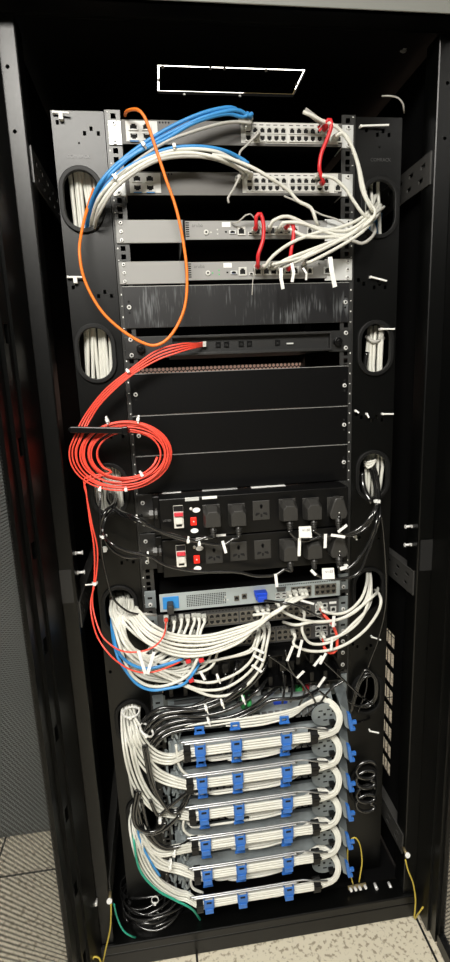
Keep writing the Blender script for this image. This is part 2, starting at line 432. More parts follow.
# vertical cable managers beside the rails
GRL = [(-0.308, 1.712), (-0.308, 1.418), (-0.305, 1.125), (-0.305, 0.838), (-0.299, 0.540), (-0.294, 0.262)]
GRR = [(0.306, 1.697), (0.304, 1.409), (0.304, 1.118), (0.30, 0.828), (0.302, 0.540), (0.300, 0.262)]
for s, G in ((-1, GRL), (1, GRR)):
    b = B(); b.box(s * 0.253, s * 0.352, 0.0, 0.0016, -0.02, 1.868)
    b.box(s * 0.3504, s * 0.352, 0.0, 0.02, -0.02, 1.868); b.box(s * 0.253, s * 0.2546, 0.0, 0.02, -0.02, 1.868)
    mg = obj('cable_manager', b, 'black_powder_coat', rack)
    cb = B()
    for gx, gz in G: cb.poly(stadium(gx, gz, 0.070, 0.108), -0.02, 0.01)
    for top in (1.868 - 0.012, 1.868 - 0.31, 1.868 - 0.60, 1.868 - 0.89, 1.868 - 1.18):
        for dx, dz in ((0.010, 0), (0.022, -0.008), (0.046, -0.016), (0.058, -0.009), (0.071, -0.016)) if s > 0 else ((0.013, -0.022), (0.026, -0.014), (0.039, -0.022), (0.088, -0.004)):
            if s > 0: xx = 0.253 + dx
            else: xx = -0.253 - dx
            cb.box(xx - 0.003, xx + 0.003, -0.02, 0.01, top + dz - 0.008, top + dz)
    for top in (1.868 - 0.055, 1.868 - 0.21): cb.cyl((s * 0.304, -0.02, top), (s * 0.304, 0.01, top), 0.002, 8)
    cut(mg, cb)
    for gx, gz in G:
        b = B(); b.ring(stadium(gx, gz, 0.085, 0.122, 14), stadium(gx, gz, 0.066, 0.104, 14), -0.006, 0.004)
        obj('cable_grommet', b, 'rubber', mg, bevel=0.0015)
    text('embossed_lettering', 'COMRACK', 0.009, (s * 0.307, -0.0004, 1.789), 'emboss', mg, 0.0003)

# split front doors, swung wide open
def door(side, ang):
    h = Vector((side * 0.432, -0.098, 0)); d = Vector((side * math.sin(ang), -math.cos(ang), 0)); n = Vector((-side * math.cos(ang), -math.sin(ang), 0))  # n: towards the opening side
    def bx(b, u0, u1, t0, t1, z0, z1):
        P = lambda u, t, z: h + d * u + n * t + Vector((0, 0, z))
        b.add([P(u, t, z) for u in (u0, u1) for t in (t0, t1) for z in (z0, z1)], [(0, 1, 3, 2), (4, 6, 7, 5), (0, 4, 5, 1), (2, 3, 7, 6), (0, 2, 6, 4), (1, 5, 7, 3)])
    z0, z1, W = -0.075, 1.975, 0.392; S = 0.098 if side < 0 else 0.080
    b = B(); bx(b, -0.021, 0.045, -0.014, 0.012, z0, z1); bx(b, 0.045, S, -0.014, -0.002, z0, z1); bx(b, 0.045, 0.072, -0.002, 0.006, z0, z1)
    bx(b, W - 0.05, W, -0.014, 0.01, z0, z1)
    bx(b, S, W - 0.05, -0.014, 0.004, z1 - 0.06, z1); bx(b, S, W - 0.05, -0.014, 0.004, z0, z0 + 0.035)
    dr = obj('front_door', b, ['black_powder_coat', 'hole_black'], rack)
    cb = B(); k = 0
    zz = 0.033
    while zz < 1.95:
        bx(cb, 0.052, 0.066, -0.003, 0.02, zz, zz + 0.034); zz += 0.2
    cut(dr, cb)
    b = B(); P = lambda u, t, z: h + d * u + n * t + Vector((0, 0, z))
    b.add([P(S, -0.010, z0 + 0.035), P(W - 0.05, -0.010, z0 + 0.035), P(W - 0.05, -0.010, z1 - 0.06), P(S, -0.010, z1 - 0.06),
           P(S, -0.012, z0 + 0.035), P(W - 0.05, -0.012, z0 + 0.035), P(W - 0.05, -0.012, z1 - 0.06), P(S, -0.012, z1 - 0.06)], [(0, 1, 2, 3), (7, 6, 5, 4)])
    obj('perforated_sheet', b, 'perforated_black', dr)
    for hz in (0.15, 1.0, 1.85):
        b = B(); p = h + Vector((0, 0.008, hz)); b.cyl(p - Vector((0, 0, 0.025)), p + Vector((0, 0, 0.025)), 0.006, 10); obj('hinge', b, 'black_powder_coat', dr)
    # grounding stud with screws near the foot of the door
door(-1, math.radians(13)); door(1, math.radians(-1))

# neighbouring cabinet standing farther back on the left
nb = thing('server_rack', 'dark neighbouring cabinet seen through the left perforated door', 'server rack', (-1.0, 0.35, FLOOR))
b = B(); b.box(-1.45, -0.50, 0.36, 1.3, FLOOR, 2.0); obj('cabinet_body', b, 'blue_grey_panel', nb, bevel=0.004)
b = B(); b.box(-1.42, -0.53, 0.34, 0.36, FLOOR + 0.03, 1.97); obj('cabinet_door', b, 'blue_grey_panel', nb, bevel=0.004)

# ------------------------------------------------------------------ rack equipment
def screw_b(p, r=0.0045):
    b = B(); b.cyl(p, p + Vector((0, -0.0025, 0)), r, 12, r * 0.8); b.cyl(p + Vector((0, -0.0025, 0)), p + Vector((0, -0.003, 0)), r * 0.45, 6, mi=1)
    if r < 0: b.ring([(p.x + r * 1.5 * math.cos(a * math.pi / 6), p.z + r * 1.5 * math.sin(a * math.pi / 6)) for a in range(12)],
           [(p.x + r * .9 * math.cos(a * math.pi / 6), p.z + r * .9 * math.sin(a * math.pi / 6)) for a in range(12)], p.y - 0.0008, p.y)
    return b
def screw(par, x, y, z, r=0.0045): return obj('screw', screw_b(Vector((x, y, z)), r), ['screw_steel', 'hole_black'], par)
PORT = {}
def port(par, x, z, y, w=0.0125, h=0.0115, frame='port_white', up=True, name='ethernet_port', metal='port_gold'):
    key = (round(w, 5), round(h, 5), frame, up, name)
    if key in PORT:
        src, (sx, sy, sz) = PORT[key]
        c = src.copy(); COL.objects.link(c); c.parent = par; WO[c.name] = WO[par.name]
        c.location = Vector((x, y, z)) - WO[par.name]; return c
    b = B(); hw, hh = w / 2, h / 2; k = -1 if up else 1
    outer = [(-hw, -hh), (hw, -hh), (hw, hh), (-hw, hh)]; iw, ih = hw * 0.70, hh * 0.72
    b.ring(outer, [(-iw, -ih), (iw, -ih), (iw, ih), (-iw, ih)], -0.0025, 0, 0)
    b.box(-iw, iw, -0.0004, 0.0, -ih, ih, 1)
    b.box(-iw, -iw * 0.55, -0.002, -0.0004, -k * ih, -k * ih * 0.55, 0); b.box(iw * 0.55, iw, -0.002, -0.0004, -k * ih, -k * ih * 0.55, 0)
    b.box(-iw * 0.6, iw * 0.6, -0.0012, -0.0004, k * ih * 0.98, k * ih * 0.8, 2)
    me = bpy.data.meshes.new(name); me.from_pydata(b.v, [], b.f)
    for m in (frame, 'hole_black', metal): me.materials.append(M[m])
    me.polygons.foreach_set('material_index', b.mi); me.update()
    o = bpy.data.objects.new(name, me); COL.objects.link(o); o.parent = par; WO[o.name] = WO[par.name]
    o.location = Vector((x, y, z)) - WO[par.name]; PORT[key] = (o, (x, y, z)); return o
def simple(par, name, m, x0, x1, y0, y1, z0, z1, bevel=0, label=None):
    b = B(); b.box(x0, x1, y0, y1, z0, z1); return obj(name, b, m, par, bevel=bevel, label=label)

def chassis(par, z0, z1, yf, m, x0=-0.2205, x1=0.2205, depth=0.30):
    simple(par, 'faceplate', m, x0, x1, yf, yf + 0.002, z0, z1, 0.0006)
    return simple(par, 'chassis', 'inner_black', x0 + 0.001, x1 - 0.001, yf + 0.0022, depth, z0 + 0.0004, z1 - 0.0004)
def xw(px_, y, Y=-0.008): return at(px_, y, Y).x

# two 24 port switches
def switch24(u, label):
    t = thing('network_switch', label, 'network switch', (0, 0, Z(u + 1.0)), 'grey switches at the top of the rack')
    z1, z0 = Z(u + 0.02), Z(u + 0.98); zc = (z0 + z1) / 2
    chassis(t, z0, z1, -0.008, 'switch_grey')
    for s in (-1, 1):
        b = B(); b.box(s * 0.2205, s * 0.2465, -0.003, -0.0005, z0, z1); b.box(s * 0.2205, s * 0.223, -0.003, 0.04, z0, z1)
        e = obj('mounting_ear', b, 'ear_silver', t, bevel=0.001)
        for dz in (-0.016, 0.016): screw(e, s * 0.235, -0.003, zc + dz, 0.005)
    # uplink module on the left
    b = B(); b.box(-0.213, -0.152, -0.0095, -0.008, z0 + 0.004, z1 - 0.003); md = obj('uplink_module', b, 'port_white', t)
    for cx in (-0.198, -0.173):
        for k, dz in ((0, 0.008), (1, -0.009)):
            port(t, cx, zc + dz, -0.0095, 0.0185, 0.0135, 'port_white', k == 0, 'transceiver_slot', 'ear_silver')
    b = B(); b.box(-0.206, -0.190, -0.0115, -0.0105, zc - 0.018, zc - 0.0165); b.box(-0.181, -0.165, -0.0115, -0.0105, zc - 0.018, zc - 0.0165); obj('slot_marking', b, 'label_blue', t)
    b = B()
    for k in range(14): b.cyl((-0.205 + k * 0.0058, -0.0086, z1 - 0.0045), (-0.205 + k * 0.0058, -0.008, z1 - 0.0045), 0.0017, 8)
    obj('vent_holes', b, 'hole_black', t)
    # port block, 2 x 12
    simple(t, 'port_panel', 'port_white', 0.012, 0.212, -0.0088, -0.008, z0 + 0.0045, z1 - 0.0015)
    b = B()
    for k in range(12): b.box(0.021 + k * 0.0142 + (0.004 if k > 5 else 0), 0.029 + k * 0.0142 + (0.004 if k > 5 else 0), -0.0091, -0.0088, z1 - 0.0065, z1 - 0.005)
    b.box(0.06, 0.16, -0.0085, -0.008, z0 + 0.0018, z0 + 0.003)
    obj('port_markings', b, 'port_dark_shell', t)
    for k in range(12):
        x = 0.0265 + k * 0.0142 + (0.004 if k > 5 else 0)
        for j, dz in ((0, 0.0055), (1, -0.0085)): port(t, x, zc + dz, -0.0088, 0.0132, 0.0125, 'port_white', j == 0)
    port(t, 0.2115, zc - 0.007, -0.0088, 0.015, 0.0145, 'port_white', True)
    return t
sw1 = switch24(0.32, 'grey 24 port switch, topmost device, orange fibre lead plugged in left')
sw2 = switch24(2.36, 'grey 24 port switch just below the topmost one')

# two half-width controllers
def controller(u, label):
    t = thing('network_controller', label, 'network controller', (0, 0, Z(u + 1.0)), 'light grey controllers under the switches')
    z1, z0 = Z(u + 0.0), Z(u + 0.98); zc = (z0 + z1) / 2
    b = B(); b.box(-0.247, -0.112, -0.004, -0.0015, z0, z1); b.box(-0.114, -0.112, -0.004, 0.2, z0, z1)
    e = obj('filler_bracket', b, 'router_grey', t, bevel=0.001, label='plain light grey filler bracket')
    for dz in (-0.016, 0, 0.016): screw(e, -0.2365, -0.004, zc + dz, 0.0038)
    x0, x1 = -0.108, 0.190
    chassis(t, z0 + 0.005, z1 - 0.003, -0.006, 'router_grey', x0, x1, 0.22)
    simple(t, 'face_shadow_gap', 'hole_black', -0.112, -0.108, -0.002, 0.2, z0, z1)
    b = B()
    for k in range(7): b.box(-0.107, -0.100, -0.0066, -0.006, zc + 0.014 - k * 0.0042, zc + 0.016 - k * 0.0042)
    obj('side_vents', b, 'hole_black', t)
    e = simple(t, 'mounting_ear', 'ear_silver', 0.186, 0.247, -0.004, -0.0015, z0, z1, 0.001)
    for dz in (-0.016, 0, 0.016): screw(e, 0.2365, -0.004, zc + dz, 0.0042)
    for s in (-1, 1): screw(t, 0.172, -0.006, zc + 0.012, 0.002)
    text('lettering', 'aruba', 0.010, (-0.083, -0.0062, zc + 0.010), 'plastic_grey', t, 0.0002)
    def f(p, y=230): return -0.19 + (p - 127.0) / (343.0 - 127.0) * 0.42   # picture column to place on this face
    b = B(); b.cyl((f(191), -0.0085, zc - 0.003), (f(191), -0.006, zc - 0.003), 0.005, 12); b.cyl((f(191), -0.0086, zc - 0.003), (f(191), -0.0085, zc - 0.003), 0.0022, 8, mi=1); obj('lock_slot', b, ['port_white', 'hole_black'], t)
    b = B()
    for p, dz in ((196, -0.003), (203, 0.002), (203, -0.006)): b.cyl((f(p), -0.0066, zc + dz), (f(p), -0.006, zc + dz), 0.0015, 8)
    obj('status_light', b, 'green_plastic' if u > 5 else 'port_white', t)
    simple(t, 'paper_label', 'paper_white', f(208), f(217), -0.0066, -0.006, zc + 0.007, zc + 0.016)
    simple(t, 'button_hole', 'hole_black', f(211), f(213), -0.0064, -0.006, zc - 0.004, zc - 0.001)
    port(t, f(219), zc - 0.003, -0.006, 0.014, 0.0068, 'ear_silver', True, 'usb_port', 'vga_blue')
    port(t, f(228.5), zc - 0.001, -0.006, 0.0165, 0.0165, 'port_white', True)
    port(t, f(238), zc - 0.006, -0.006, 0.009, 0.006, 'port_white', True, 'micro_port')
    for p in (245.5, 254.5, 262.5, 270.5, 278.5, 286.5): port(t, f(p), zc - 0.001, -0.006, 0.0155, 0.0165, 'port_white', True)
    port(t, f(303), zc - 0.002, -0.006, 0.012, 0.014, 'port_white', True); port(t, f(323), zc - 0.002, -0.006, 0.017, 0.015, 'ear_silver', True, 'transceiver_slot')
    return t
ct1 = controller(4.32, 'light grey half width controller above its twin, red leads plugged in')
ct2 = controller(6.08, 'light grey half width controller directly above the scuffed black panel')

# blanking panels
def blank(u0, u1, label, m='black_plastic', mid=True, grp='black blanking panels'):
    t = thing('blanking_panel', label, 'blanking panel', (0, 0, Z(u1)), grp)
    b = B(); b.box(-0.2425, 0.2405, -0.004, -0.0015, Z(u1) + 0.0003, Z(u0) - 0.002); b.box(-0.2425, 0.2405, -0.004, 0.012, Z(u0) - 0.0035, Z(u0) - 0.002)
    obj('panel', b, m, t, bevel=0.0012)
    simple(t, 'top_edge_highlight', 'edge_highlight', -0.2425, 0.2405, -0.0042, 0.012, Z(u0) - 0.0022, Z(u0) - 0.0012)  # lit upper edge put in as a paler strip, panel paint is the same
    zc = (Z(u0) + Z(u1)) / 2
    for s in (-1, 1):
        screw(t, s * 0.232, -0.004, zc, 0.005)
        b = B()
        for dz in (-0.011, 0.011): b.cyl((s * 0.232, -0.0043, zc + dz), (s * 0.232, -0.004, zc + dz), 0.0024, 8)
        obj('screw_hole', b, 'hole_black', t)
    return t
blank(7.12, 9.02, 'scuffed glossy black blanking panel under the grey controllers', 'scuffed_gloss_black')
blank(11.08, 13.08, 'uppermost of three stacked black blanking panels, under the fibre tray')
blank(13.08, 15.06, 'middle one of three stacked black blanking panels')
blank(15.06, 16.98, 'lowest of three stacked black blanking panels, above the sockets')

# fibre tray
t = thing('fibre_patch_tray', 'black fibre patch tray with red fibre leads plugged in its middle', 'fibre tray', (0, 0, Z(10.36)))
z1, z0 = Z(9.42), Z(10.34); zc = (z0 + z1) / 2
simple(t, 'tray_body', 'rail_black', -0.150, 0.198, -0.002, 0.25, z0, z1, 0.001)
b = B(); b.ring([(-0.152, z0), (0.200, z0), (0.200, z1), (-0.152, z1)], [(-0.147, z0 + 0.005), (0.195, z0 + 0.005), (0.195, z1 - 0.005), (-0.147, z1 - 0.005)], -0.014, -0.002)
obj('face_rim', b, 'rail_black', t, bevel=0.0008)
for s in (-1, 1):
    b = B(); b.box(s * 0.195, s * 0.247, -0.004, -0.001, z0 - 0.003, z1 + 0.001) if s > 0 else b.box(-0.247, -0.150, -0.004, -0.001, z0 - 0.003, z1 + 0.001)
    e = obj('mounting_ear', b, 'rail_black', t, bevel=0.001)
    for dz in (-0.016, 0.016): screw(e, s * 0.234, -0.004, zc + dz, 0.005)
    b = B(); b.cyl((s * 0.214, -0.016, zc - 0.002), (s * 0.214, -0.004, zc - 0.002), 0.009, 14); b.cyl((s * 0.214, -0.018, zc - 0.002), (s * 0.214, -0.016, zc - 0.002), 0.0045, 6)
    obj('thumb_screw', b, 'black_plastic', t, bevel=0.001)
simple(t, 'sliding_latch', 'ear_silver', 0.10, 0.115, -0.006, -0.002, zc - 0.004, zc - 0.001)
for x in (-0.05, -0.032, 0.0, 0.018, 0.08): port(t, x, zc, -0.002, 0.011, 0.011, 'black_plastic', True, 'fibre_adapter', 'black_plastic')

# power distribution units
PY = -0.062
def pdu(u0, u1, ys, label, n_open, plugs):
    t = thing('power_distribution_unit', label, 'power strip', (0, 0, Z(u1)), 'black socket units')
    z1, z0 = Z(u0), Z(u1)
    b = B(); b.box(-0.198, 0.222, PY, 0.0, z0 + 0.001, z1 - 0.0015); b.box(-0.212, -0.198, PY + 0.03, 0.0, z0 + 0.001, z1 - 0.0015)
    obj('housing', b, 'black_plastic', t, bevel=0.0015)
    for s in (-1, 1):
        e = simple(t, 'mounting_ear', 'rail_black', s * 0.212, s * 0.247, -0.004, -0.001, z0 + 0.001, z1 - 0.001, 0.001)
        for dz in (-0.025, 0.025): screw(e, s * 0.2345, -0.004, (z0 + z1) / 2 + dz, 0.005)
    # breaker
    c = at(ys[0][0], ys[0][1], PY)
    bk = simple(t, 'breaker', 'breaker_white', c.x - 0.0105, c.x + 0.0105, PY - 0.006, PY, c.z - 0.026, c.z + 0.024, 0.001)
    simple(bk, 'breaker_window', 'hole_black', c.x - 0.010, c.x + 0.010, PY - 0.0066, PY - 0.006, c.z + 0.012, c.z + 0.024)
    b = B(); b.box(c.x - 0.0095, c.x + 0.0095, PY - 0.013, PY - 0.006, c.z + 0.002, c.z + 0.010); obj('toggle', b, 'breaker_red', bk, bevel=0.001)
    simple(bk, 'toggle_base', 'breaker_white', c.x - 0.008, c.x + 0.008, PY - 0.009, PY - 0.006, c.z - 0.016, c.z + 0.001, 0.001)
    simple(bk, 'breaker_label', 'black_plastic', c.x - 0.006, c.x + 0.006, PY - 0.0063, PY - 0.006, c.z - 0.022, c.z - 0.018)
    c = at(*ys[1], PY); b = B(); b.box(c.x - 0.0065, c.x + 0.0065, PY - 0.004, PY, c.z - 0.009, c.z + 0.009); li = obj('rocker_switch', b, 'led_red', t, bevel=0.001)
    b = B(); b.cyl((c.x, PY - 0.0045, c.z), (c.x, PY - 0.004, c.z), 0.0018, 8); obj('rocker_mark', b, 'port_white', li)
    for dx, dz in ((0.0075, 0.024), (0.001, -0.022)):
        b = B(); b.poly([(c.x + dx + 0.0085 * math.cos(a * math.pi / 8), c.z + dz + 0.0055 * math.sin(a * math.pi / 8)) for a in range(16)], PY - 0.0006, PY)
        obj('oval_sticker', b, 'paper_white', t)
    b = B(); b.sphere((c.x - 0.004, PY - 0.001, c.z + 0.028), 0.0035); obj('pilot_lamp', b, 'breaker_white', t)
    for q, (sx, sy) in enumerate(ys[2]):
        c = at(sx, sy, PY); pl = simple(t, 'socket', 'plug_rubber', c.x - 0.019, c.x + 0.019, PY - 0.003, PY, c.z - 0.022, c.z + 0.022, 0.0012)
        b = B(); y0, y1 = PY - 0.0036, PY - 0.003
        b.box(c.x - 0.002, c.x + 0.002, y0, y1, c.z + 0.004, c.z + 0.012); b.poly([(c.x + 0.0035 * math.cos(a), c.z + 0.010 + 0.0045 * math.sin(a)) for a in [k * math.pi / 5 for k in range(10)]], y0, y1)
        for s in (-1, 1):
            b.obox((c.x + s * 0.004, y0, c.z - 0.006), (c.x + s * 0.013, y0, c.z - 0.010), 0.0035, 0.001)
            b.box(c.x + s * 0.006, c.x + s * 0.012, y0, y1, c.z - 0.009, c.z - 0.005)
        b.box(c.x - 0.002, c.x + 0.002, y0, y1, c.z - 0.015, c.z - 0.008)
        obj('socket_holes', b, 'hole_black', pl)
    # cable gland
    c = at(*ys[3], PY + 0.03); b = B(); b.cyl((c.x - 0.018, PY + 0.03, c.z), (c.x + 0.016, PY + 0.03, c.z), 0.008, 10); b.cyl((c.x - 0.004, PY + 0.03, c.z), (c.x + 0.005, PY + 0.03, c.z), 0.0115, 6, sm=False)
    b.cyl((c.x + 0.009, PY + 0.03, c.z), (c.x + 0.014, PY + 0.03, c.z), 0.0125, 8, sm=False)
    obj('cable_gland', b, 'plug_rubber', t)
    return t
S1 = [(178.5, 516), (193.5, 521), [(211.5, 514), (236.5, 513), (261, 510), (287, 508), (310.5, 507), (335, 506)], (151, 514)]
S2 = [(181, 555), (196.7, 559), [(214, 553.5), (238.5, 551), (262.5, 549), (287.5, 547.5), (311, 545.5), (335.5, 544)], (155, 551)]
p1 = pdu(17.0, 19.05, S1, 'upper black six socket power unit with breaker, five plugs fitted', 1, None)
p2 = pdu(19.07, 21.05, S2, 'lower black six socket power unit, its three left sockets empty', 3, None)
def face_label(par, x0, x1, y, h, Y, name='paper_label', m='paper_white'):
    a = at(x0, y, Y); c = at(x1, y, Y); b = B(); b.box(a.x, c.x, Y - 0.0005, Y, a.z - h / 2, a.z + h / 2); return obj(name, b, m, par)
face_label(p1, 185, 199, 499.5, 0.008, PY, m='ear_silver'); face_label(p1, 202, 217, 498, 0.006, PY)
face_label(p2, 196, 208, 539, 0.006, PY, m='ear_silver'); face_label(p2, 211, 226, 536, 0.005, PY)
for x0, x1, ya, m in ((162, 181, 493, 'paper_white'), (202, 237, 490.5, 'ear_silver'), (251, 285, 487.5, 'paper_white')):
    zt = Z(17.0) - 0.0015; a = atZ(x0, ya, zt); c = atZ(x1, ya - (x1 - x0) * 0.06, zt)
    b = B(); b.box(a.x, c.x, a.y - 0.009, a.y + 0.007, zt, zt + 0.0005); obj('paper_label', b, m, p1)
text('lettering', 'LISTED', 0.006, (-0.183, PY - 0.0004, Z(18.1)), 'plastic_grey', p1)

# console switch (silver)
def dev_frame(name, label, cat, u0, u1, m, ear_m, yf=-0.008, x0=-0.2205, x1=0.2205, grp=None):
    t = thing(name, label, cat, (0, 0, Z(u1)), grp); z1, z0 = Z(u0), Z(u1)
    chassis(t, z0, z1, yf, m, x0, x1)
    for s in (-1, 1):
        b = B(); b.box(s * 0.2205, s * 0.2465, -0.004, -0.001, z0 + 0.001, z1 - 0.001); b.box(s * 0.2205, s * 0.2235, -0.010, -0.004, z0 + 0.001, z1 - 0.001)
        e = obj('mounting_ear', b, ear_m, t, bevel=0.001)
        b = B(); b.box(s * 0.229, s * 0.240, -0.0045, -0.004, (z0 + z1) / 2 + 0.001, (z0 + z1) / 2 + 0.006); obj('ear_slot', b, 'hole_black', e)
        screw(e, s * 0.2345, -0.004, z0 + 0.009, 0.005)
    return t, z0, z1
KY = -0.03
kvm, z0, z1 = dev_frame('console_switch', 'silver grey console switch with blue plug at each half', 'console switch', 22.22, 23.2, 'server_silver', 'galvanised', KY, -0.212, 0.2165)
zc = (z0 + z1) / 2
def K(p, y): c = at(p, y, KY); return c.x
b = B()
for i in range(22):
    for j in range(7):
        if (i + j) % 2 == 0 or True: b.box(-0.150 + i * 0.0042, -0.1475 + i * 0.0042, KY - 0.0005, KY, zc - 0.014 + j * 0.0042, zc - 0.0115 + j * 0.0042)
obj('vent_grille', b, 'hole_black', kvm)
b = B()
for i in range(34): b.box(0.06 + i * 0.0043, 0.0625 + i * 0.0043, KY - 0.0005, KY, z1 - 0.0055, z1 - 0.003)
obj('top_vents', b, 'hole_black', kvm)
simple(kvm, 'blue_socket_plate', 'label_blue', -0.205, -0.168, KY - 0.002, KY, zc - 0.015, zc + 0.015, 0.001, label='bright blue plate round the left plug')
b = B(); b.box(-0.196, -0.181, KY - 0.03, KY - 0.002, zc - 0.016, zc + 0.006); obj('power_plug', b, 'plug_rubber', kvm, bevel=0.003)
for dx in (0, 0.013): port(kvm, -0.034 + dx * 1.4, zc - 0.004 + dx * 0.25, KY, 0.012, 0.012, 'port_gold', True)
for x in (-0.063, -0.055, -0.06): 
    b = B(); b.cyl((x, KY - 0.001, zc - 0.006 + (0.008 if x == -0.06 else 0)), (x, KY, zc - 0.006 + (0.008 if x == -0.06 else 0)), 0.002, 8); obj('status_light', b, 'port_white', kvm)
b = B(); b.poly([(0.006, zc + 0.012), (0.036, zc + 0.012), (0.033, zc - 0.006), (0.009, zc - 0.006)], KY - 0.022, KY); b.box(0.010, 0.032, KY - 0.035, KY - 0.022, zc - 0.004, zc + 0.010)
vg = obj('display_plug', b, 'vga_blue', kvm, bevel=0.002, label='bright blue display plug')
b = B(); b.poly([(0.060, zc + 0.014), (0.084, zc + 0.014), (0.081, zc + 0.004), (0.063, zc + 0.004)], KY - 0.004, KY); obj('display_socket', b, 'port_dark_shell', kvm)
for i in range(2):
    for j in range(2): port(kvm, 0.0645 + i * 0.0145, zc - 0.003 - j * 0.0085, KY, 0.0125, 0.0065, 'ear_silver', True, 'usb_port', 'port_white')
for i in range(4):
    for j in range(2): port(kvm, 0.102 + i * 0.0125, zc + 0.005 - j * 0.0135, KY, 0.0118, 0.0118, 'port_gold', j == 0)
for i in range(4):
    for j in range(2): port(kvm, 0.160 + i * 0.0133, zc + 0.005 - j * 0.0135, KY, 0.0125, 0.0118, 'port_gold', j == 0)

# two dark 48 port switches
SY = -0.012
def switch48(u, label):
    t, z0, z1 = dev_frame('network_switch', label, 'network switch', u, u + 0.97, 'port_dark_shell', 'galvanised', SY, grp='dark 48 port switches'); zc = (z0 + z1) / 2
    for g in range(4):
        for i in range(6):
            x = -0.196 + g * 0.089 + i * 0.0142
            for j, dz in ((0, 0.0055), (1, -0.009)): port(t, x, zc + dz, SY, 0.0136, 0.0128, 'port_gold', j == 0)
    for j, dz in ((0, 0.006), (1, -0.009)):
        for i in range(2): port(t, 0.168 + i * 0.016, zc + dz, SY, 0.0145, 0.012, 'ear_silver', True, 'transceiver_slot', 'ear_silver')
    port(t, 0.206, zc - 0.006, SY, 0.014, 0.014, 'ear_silver', True)
    simple(t, 'paper_label', 'paper_white', 0.196, 0.214, SY - 0.0006, SY, zc + 0.008, zc + 0.014)
    b = B()
    for i in range(46): b.box(-0.20 + i * 0.0078, -0.1965 + i * 0.0078, SY - 0.0006, SY, z1 - 0.0045, z1 - 0.0025)
    obj('vent_slots', b, 'hole_black', t)
    return t
sA = switch48(23.55, 'dark 48 port switch directly under the silver console switch')
sB = switch48(24.88, 'lower dark 48 port switch half hidden behind white cables')

# black horizontal cable guide
t = thing('cable_guide', 'black plastic horizontal cable guide under the dark switches', 'cable guide', (0, 0, Z(28.0)))
simple(t, 'back_plate', 'black_plastic', -0.247, 0.247, -0.004, -0.001, Z(28.1), Z(26.0), 0.001)
simple(t, 'top_shelf', 'black_plastic', -0.215, 0.215, -0.05, -0.004, Z(26.1) - 0.002, Z(26.1), 0)
simple(t, 'bottom_shelf', 'black_plastic', -0.215, 0.215, -0.05, -0.004, Z(28.0), Z(28.0) + 0.002, 0)
for i in range(13): simple(t, 'finger', 'black_plastic', -0.205 + i * 0.034, -0.195 + i * 0.034, -0.052, -0.004, Z(27.9) + 0.002, Z(27.3), 0.001)
for i in range(13): simple(t, 'finger', 'black_plastic', -0.205 + i * 0.034, -0.195 + i * 0.034, -0.052, -0.004, Z(26.15), Z(26.75), 0.001)
for s in (-1, 1):
    for dz in (0.3, 1.0, 1.75): screw(t, s * 0.2345, -0.004, Z(26.0 + dz), 0.0055)

# open-fronted video recorder / router with coloured sockets
RY = -0.01
t, z0, z1 = dev_frame('network_appliance', 'dark appliance with coloured sockets behind the black power cables', 'network device', 28.35, 29.5, 'pcb_dark', 'galvanised', RY)
zc = (z0 + z1) / 2
simple(t, 'left_module', 'galvanised', -0.210, -0.120, RY - 0.006, RY, zc - 0.006, zc + 0.018, 0.001)
simple(t, 'module_slot', 'port_dark_shell', -0.195, -0.130, RY - 0.007, RY - 0.006, zc + 0.002, zc + 0.012)
b = B(); b.poly([(0.045, zc - 0.006), (0.083, zc - 0.006), (0.079, zc - 0.024), (0.049, zc - 0.024)], RY - 0.03, RY); obj('display_plug', b, 'vga_blue', t, bevel=0.002, label='deep blue display plug')
for x, m in ((0.012, 'ear_silver'), (0.03, 'port_dark_shell'), (0.046, 'ear_silver'), (0.062, 'port_gold'), (0.082, 'ear_silver'), (0.098, 'port_dark_shell'), (0.118, 'green_plastic'), (0.135, 'breaker_red'), (0.155, 'ear_silver'), (0.172, 'port_dark_shell'), (0.19, 'port_gold')):
    b = B(); b.cyl((x, RY - 0.012, zc + random.uniform(0.006, 0.018)), (x, RY, zc + 0.010), 0.0075, 8); b.box(x - 0.009, x + 0.009, RY - 0.004, RY, zc - 0.012, zc + 0.016); obj('socket', b, m, t, bevel=0.001)
for x in (-0.01, 0.004):
    b = B(); c = at(243 if x < 0 else 249, 703, -0.06); b.cyl(c + Vector((0, 0, -0.013)), c + Vector((0, 0, 0.010)), 0.006, 10); b.cyl(c + Vector((0, 0, 0.010)), c + Vector((0.002, 0, 0.020)), 0.003, 8)
    tag(obj('green_connector', b, 'green_plastic', None, c), 'bright green barrel connector among the black cables, %s of two' % ('left' if x < 0 else 'right'), 'connector', 'pair of green connectors')
b = B(); c = at(318, 713, -0.05)
for k in range(16): b.box(c.x - 0.05 + k * 0.0045, c.x - 0.048 + k * 0.0045, -0.03, -0.02, c.z - 0.004, c.z + 0.004)
b.box(c.x - 0.055, c.x + 0.03, -0.021, -0.012, c.z - 0.005, c.z + 0.005); obj('edge_connector', b, 'brass', t)

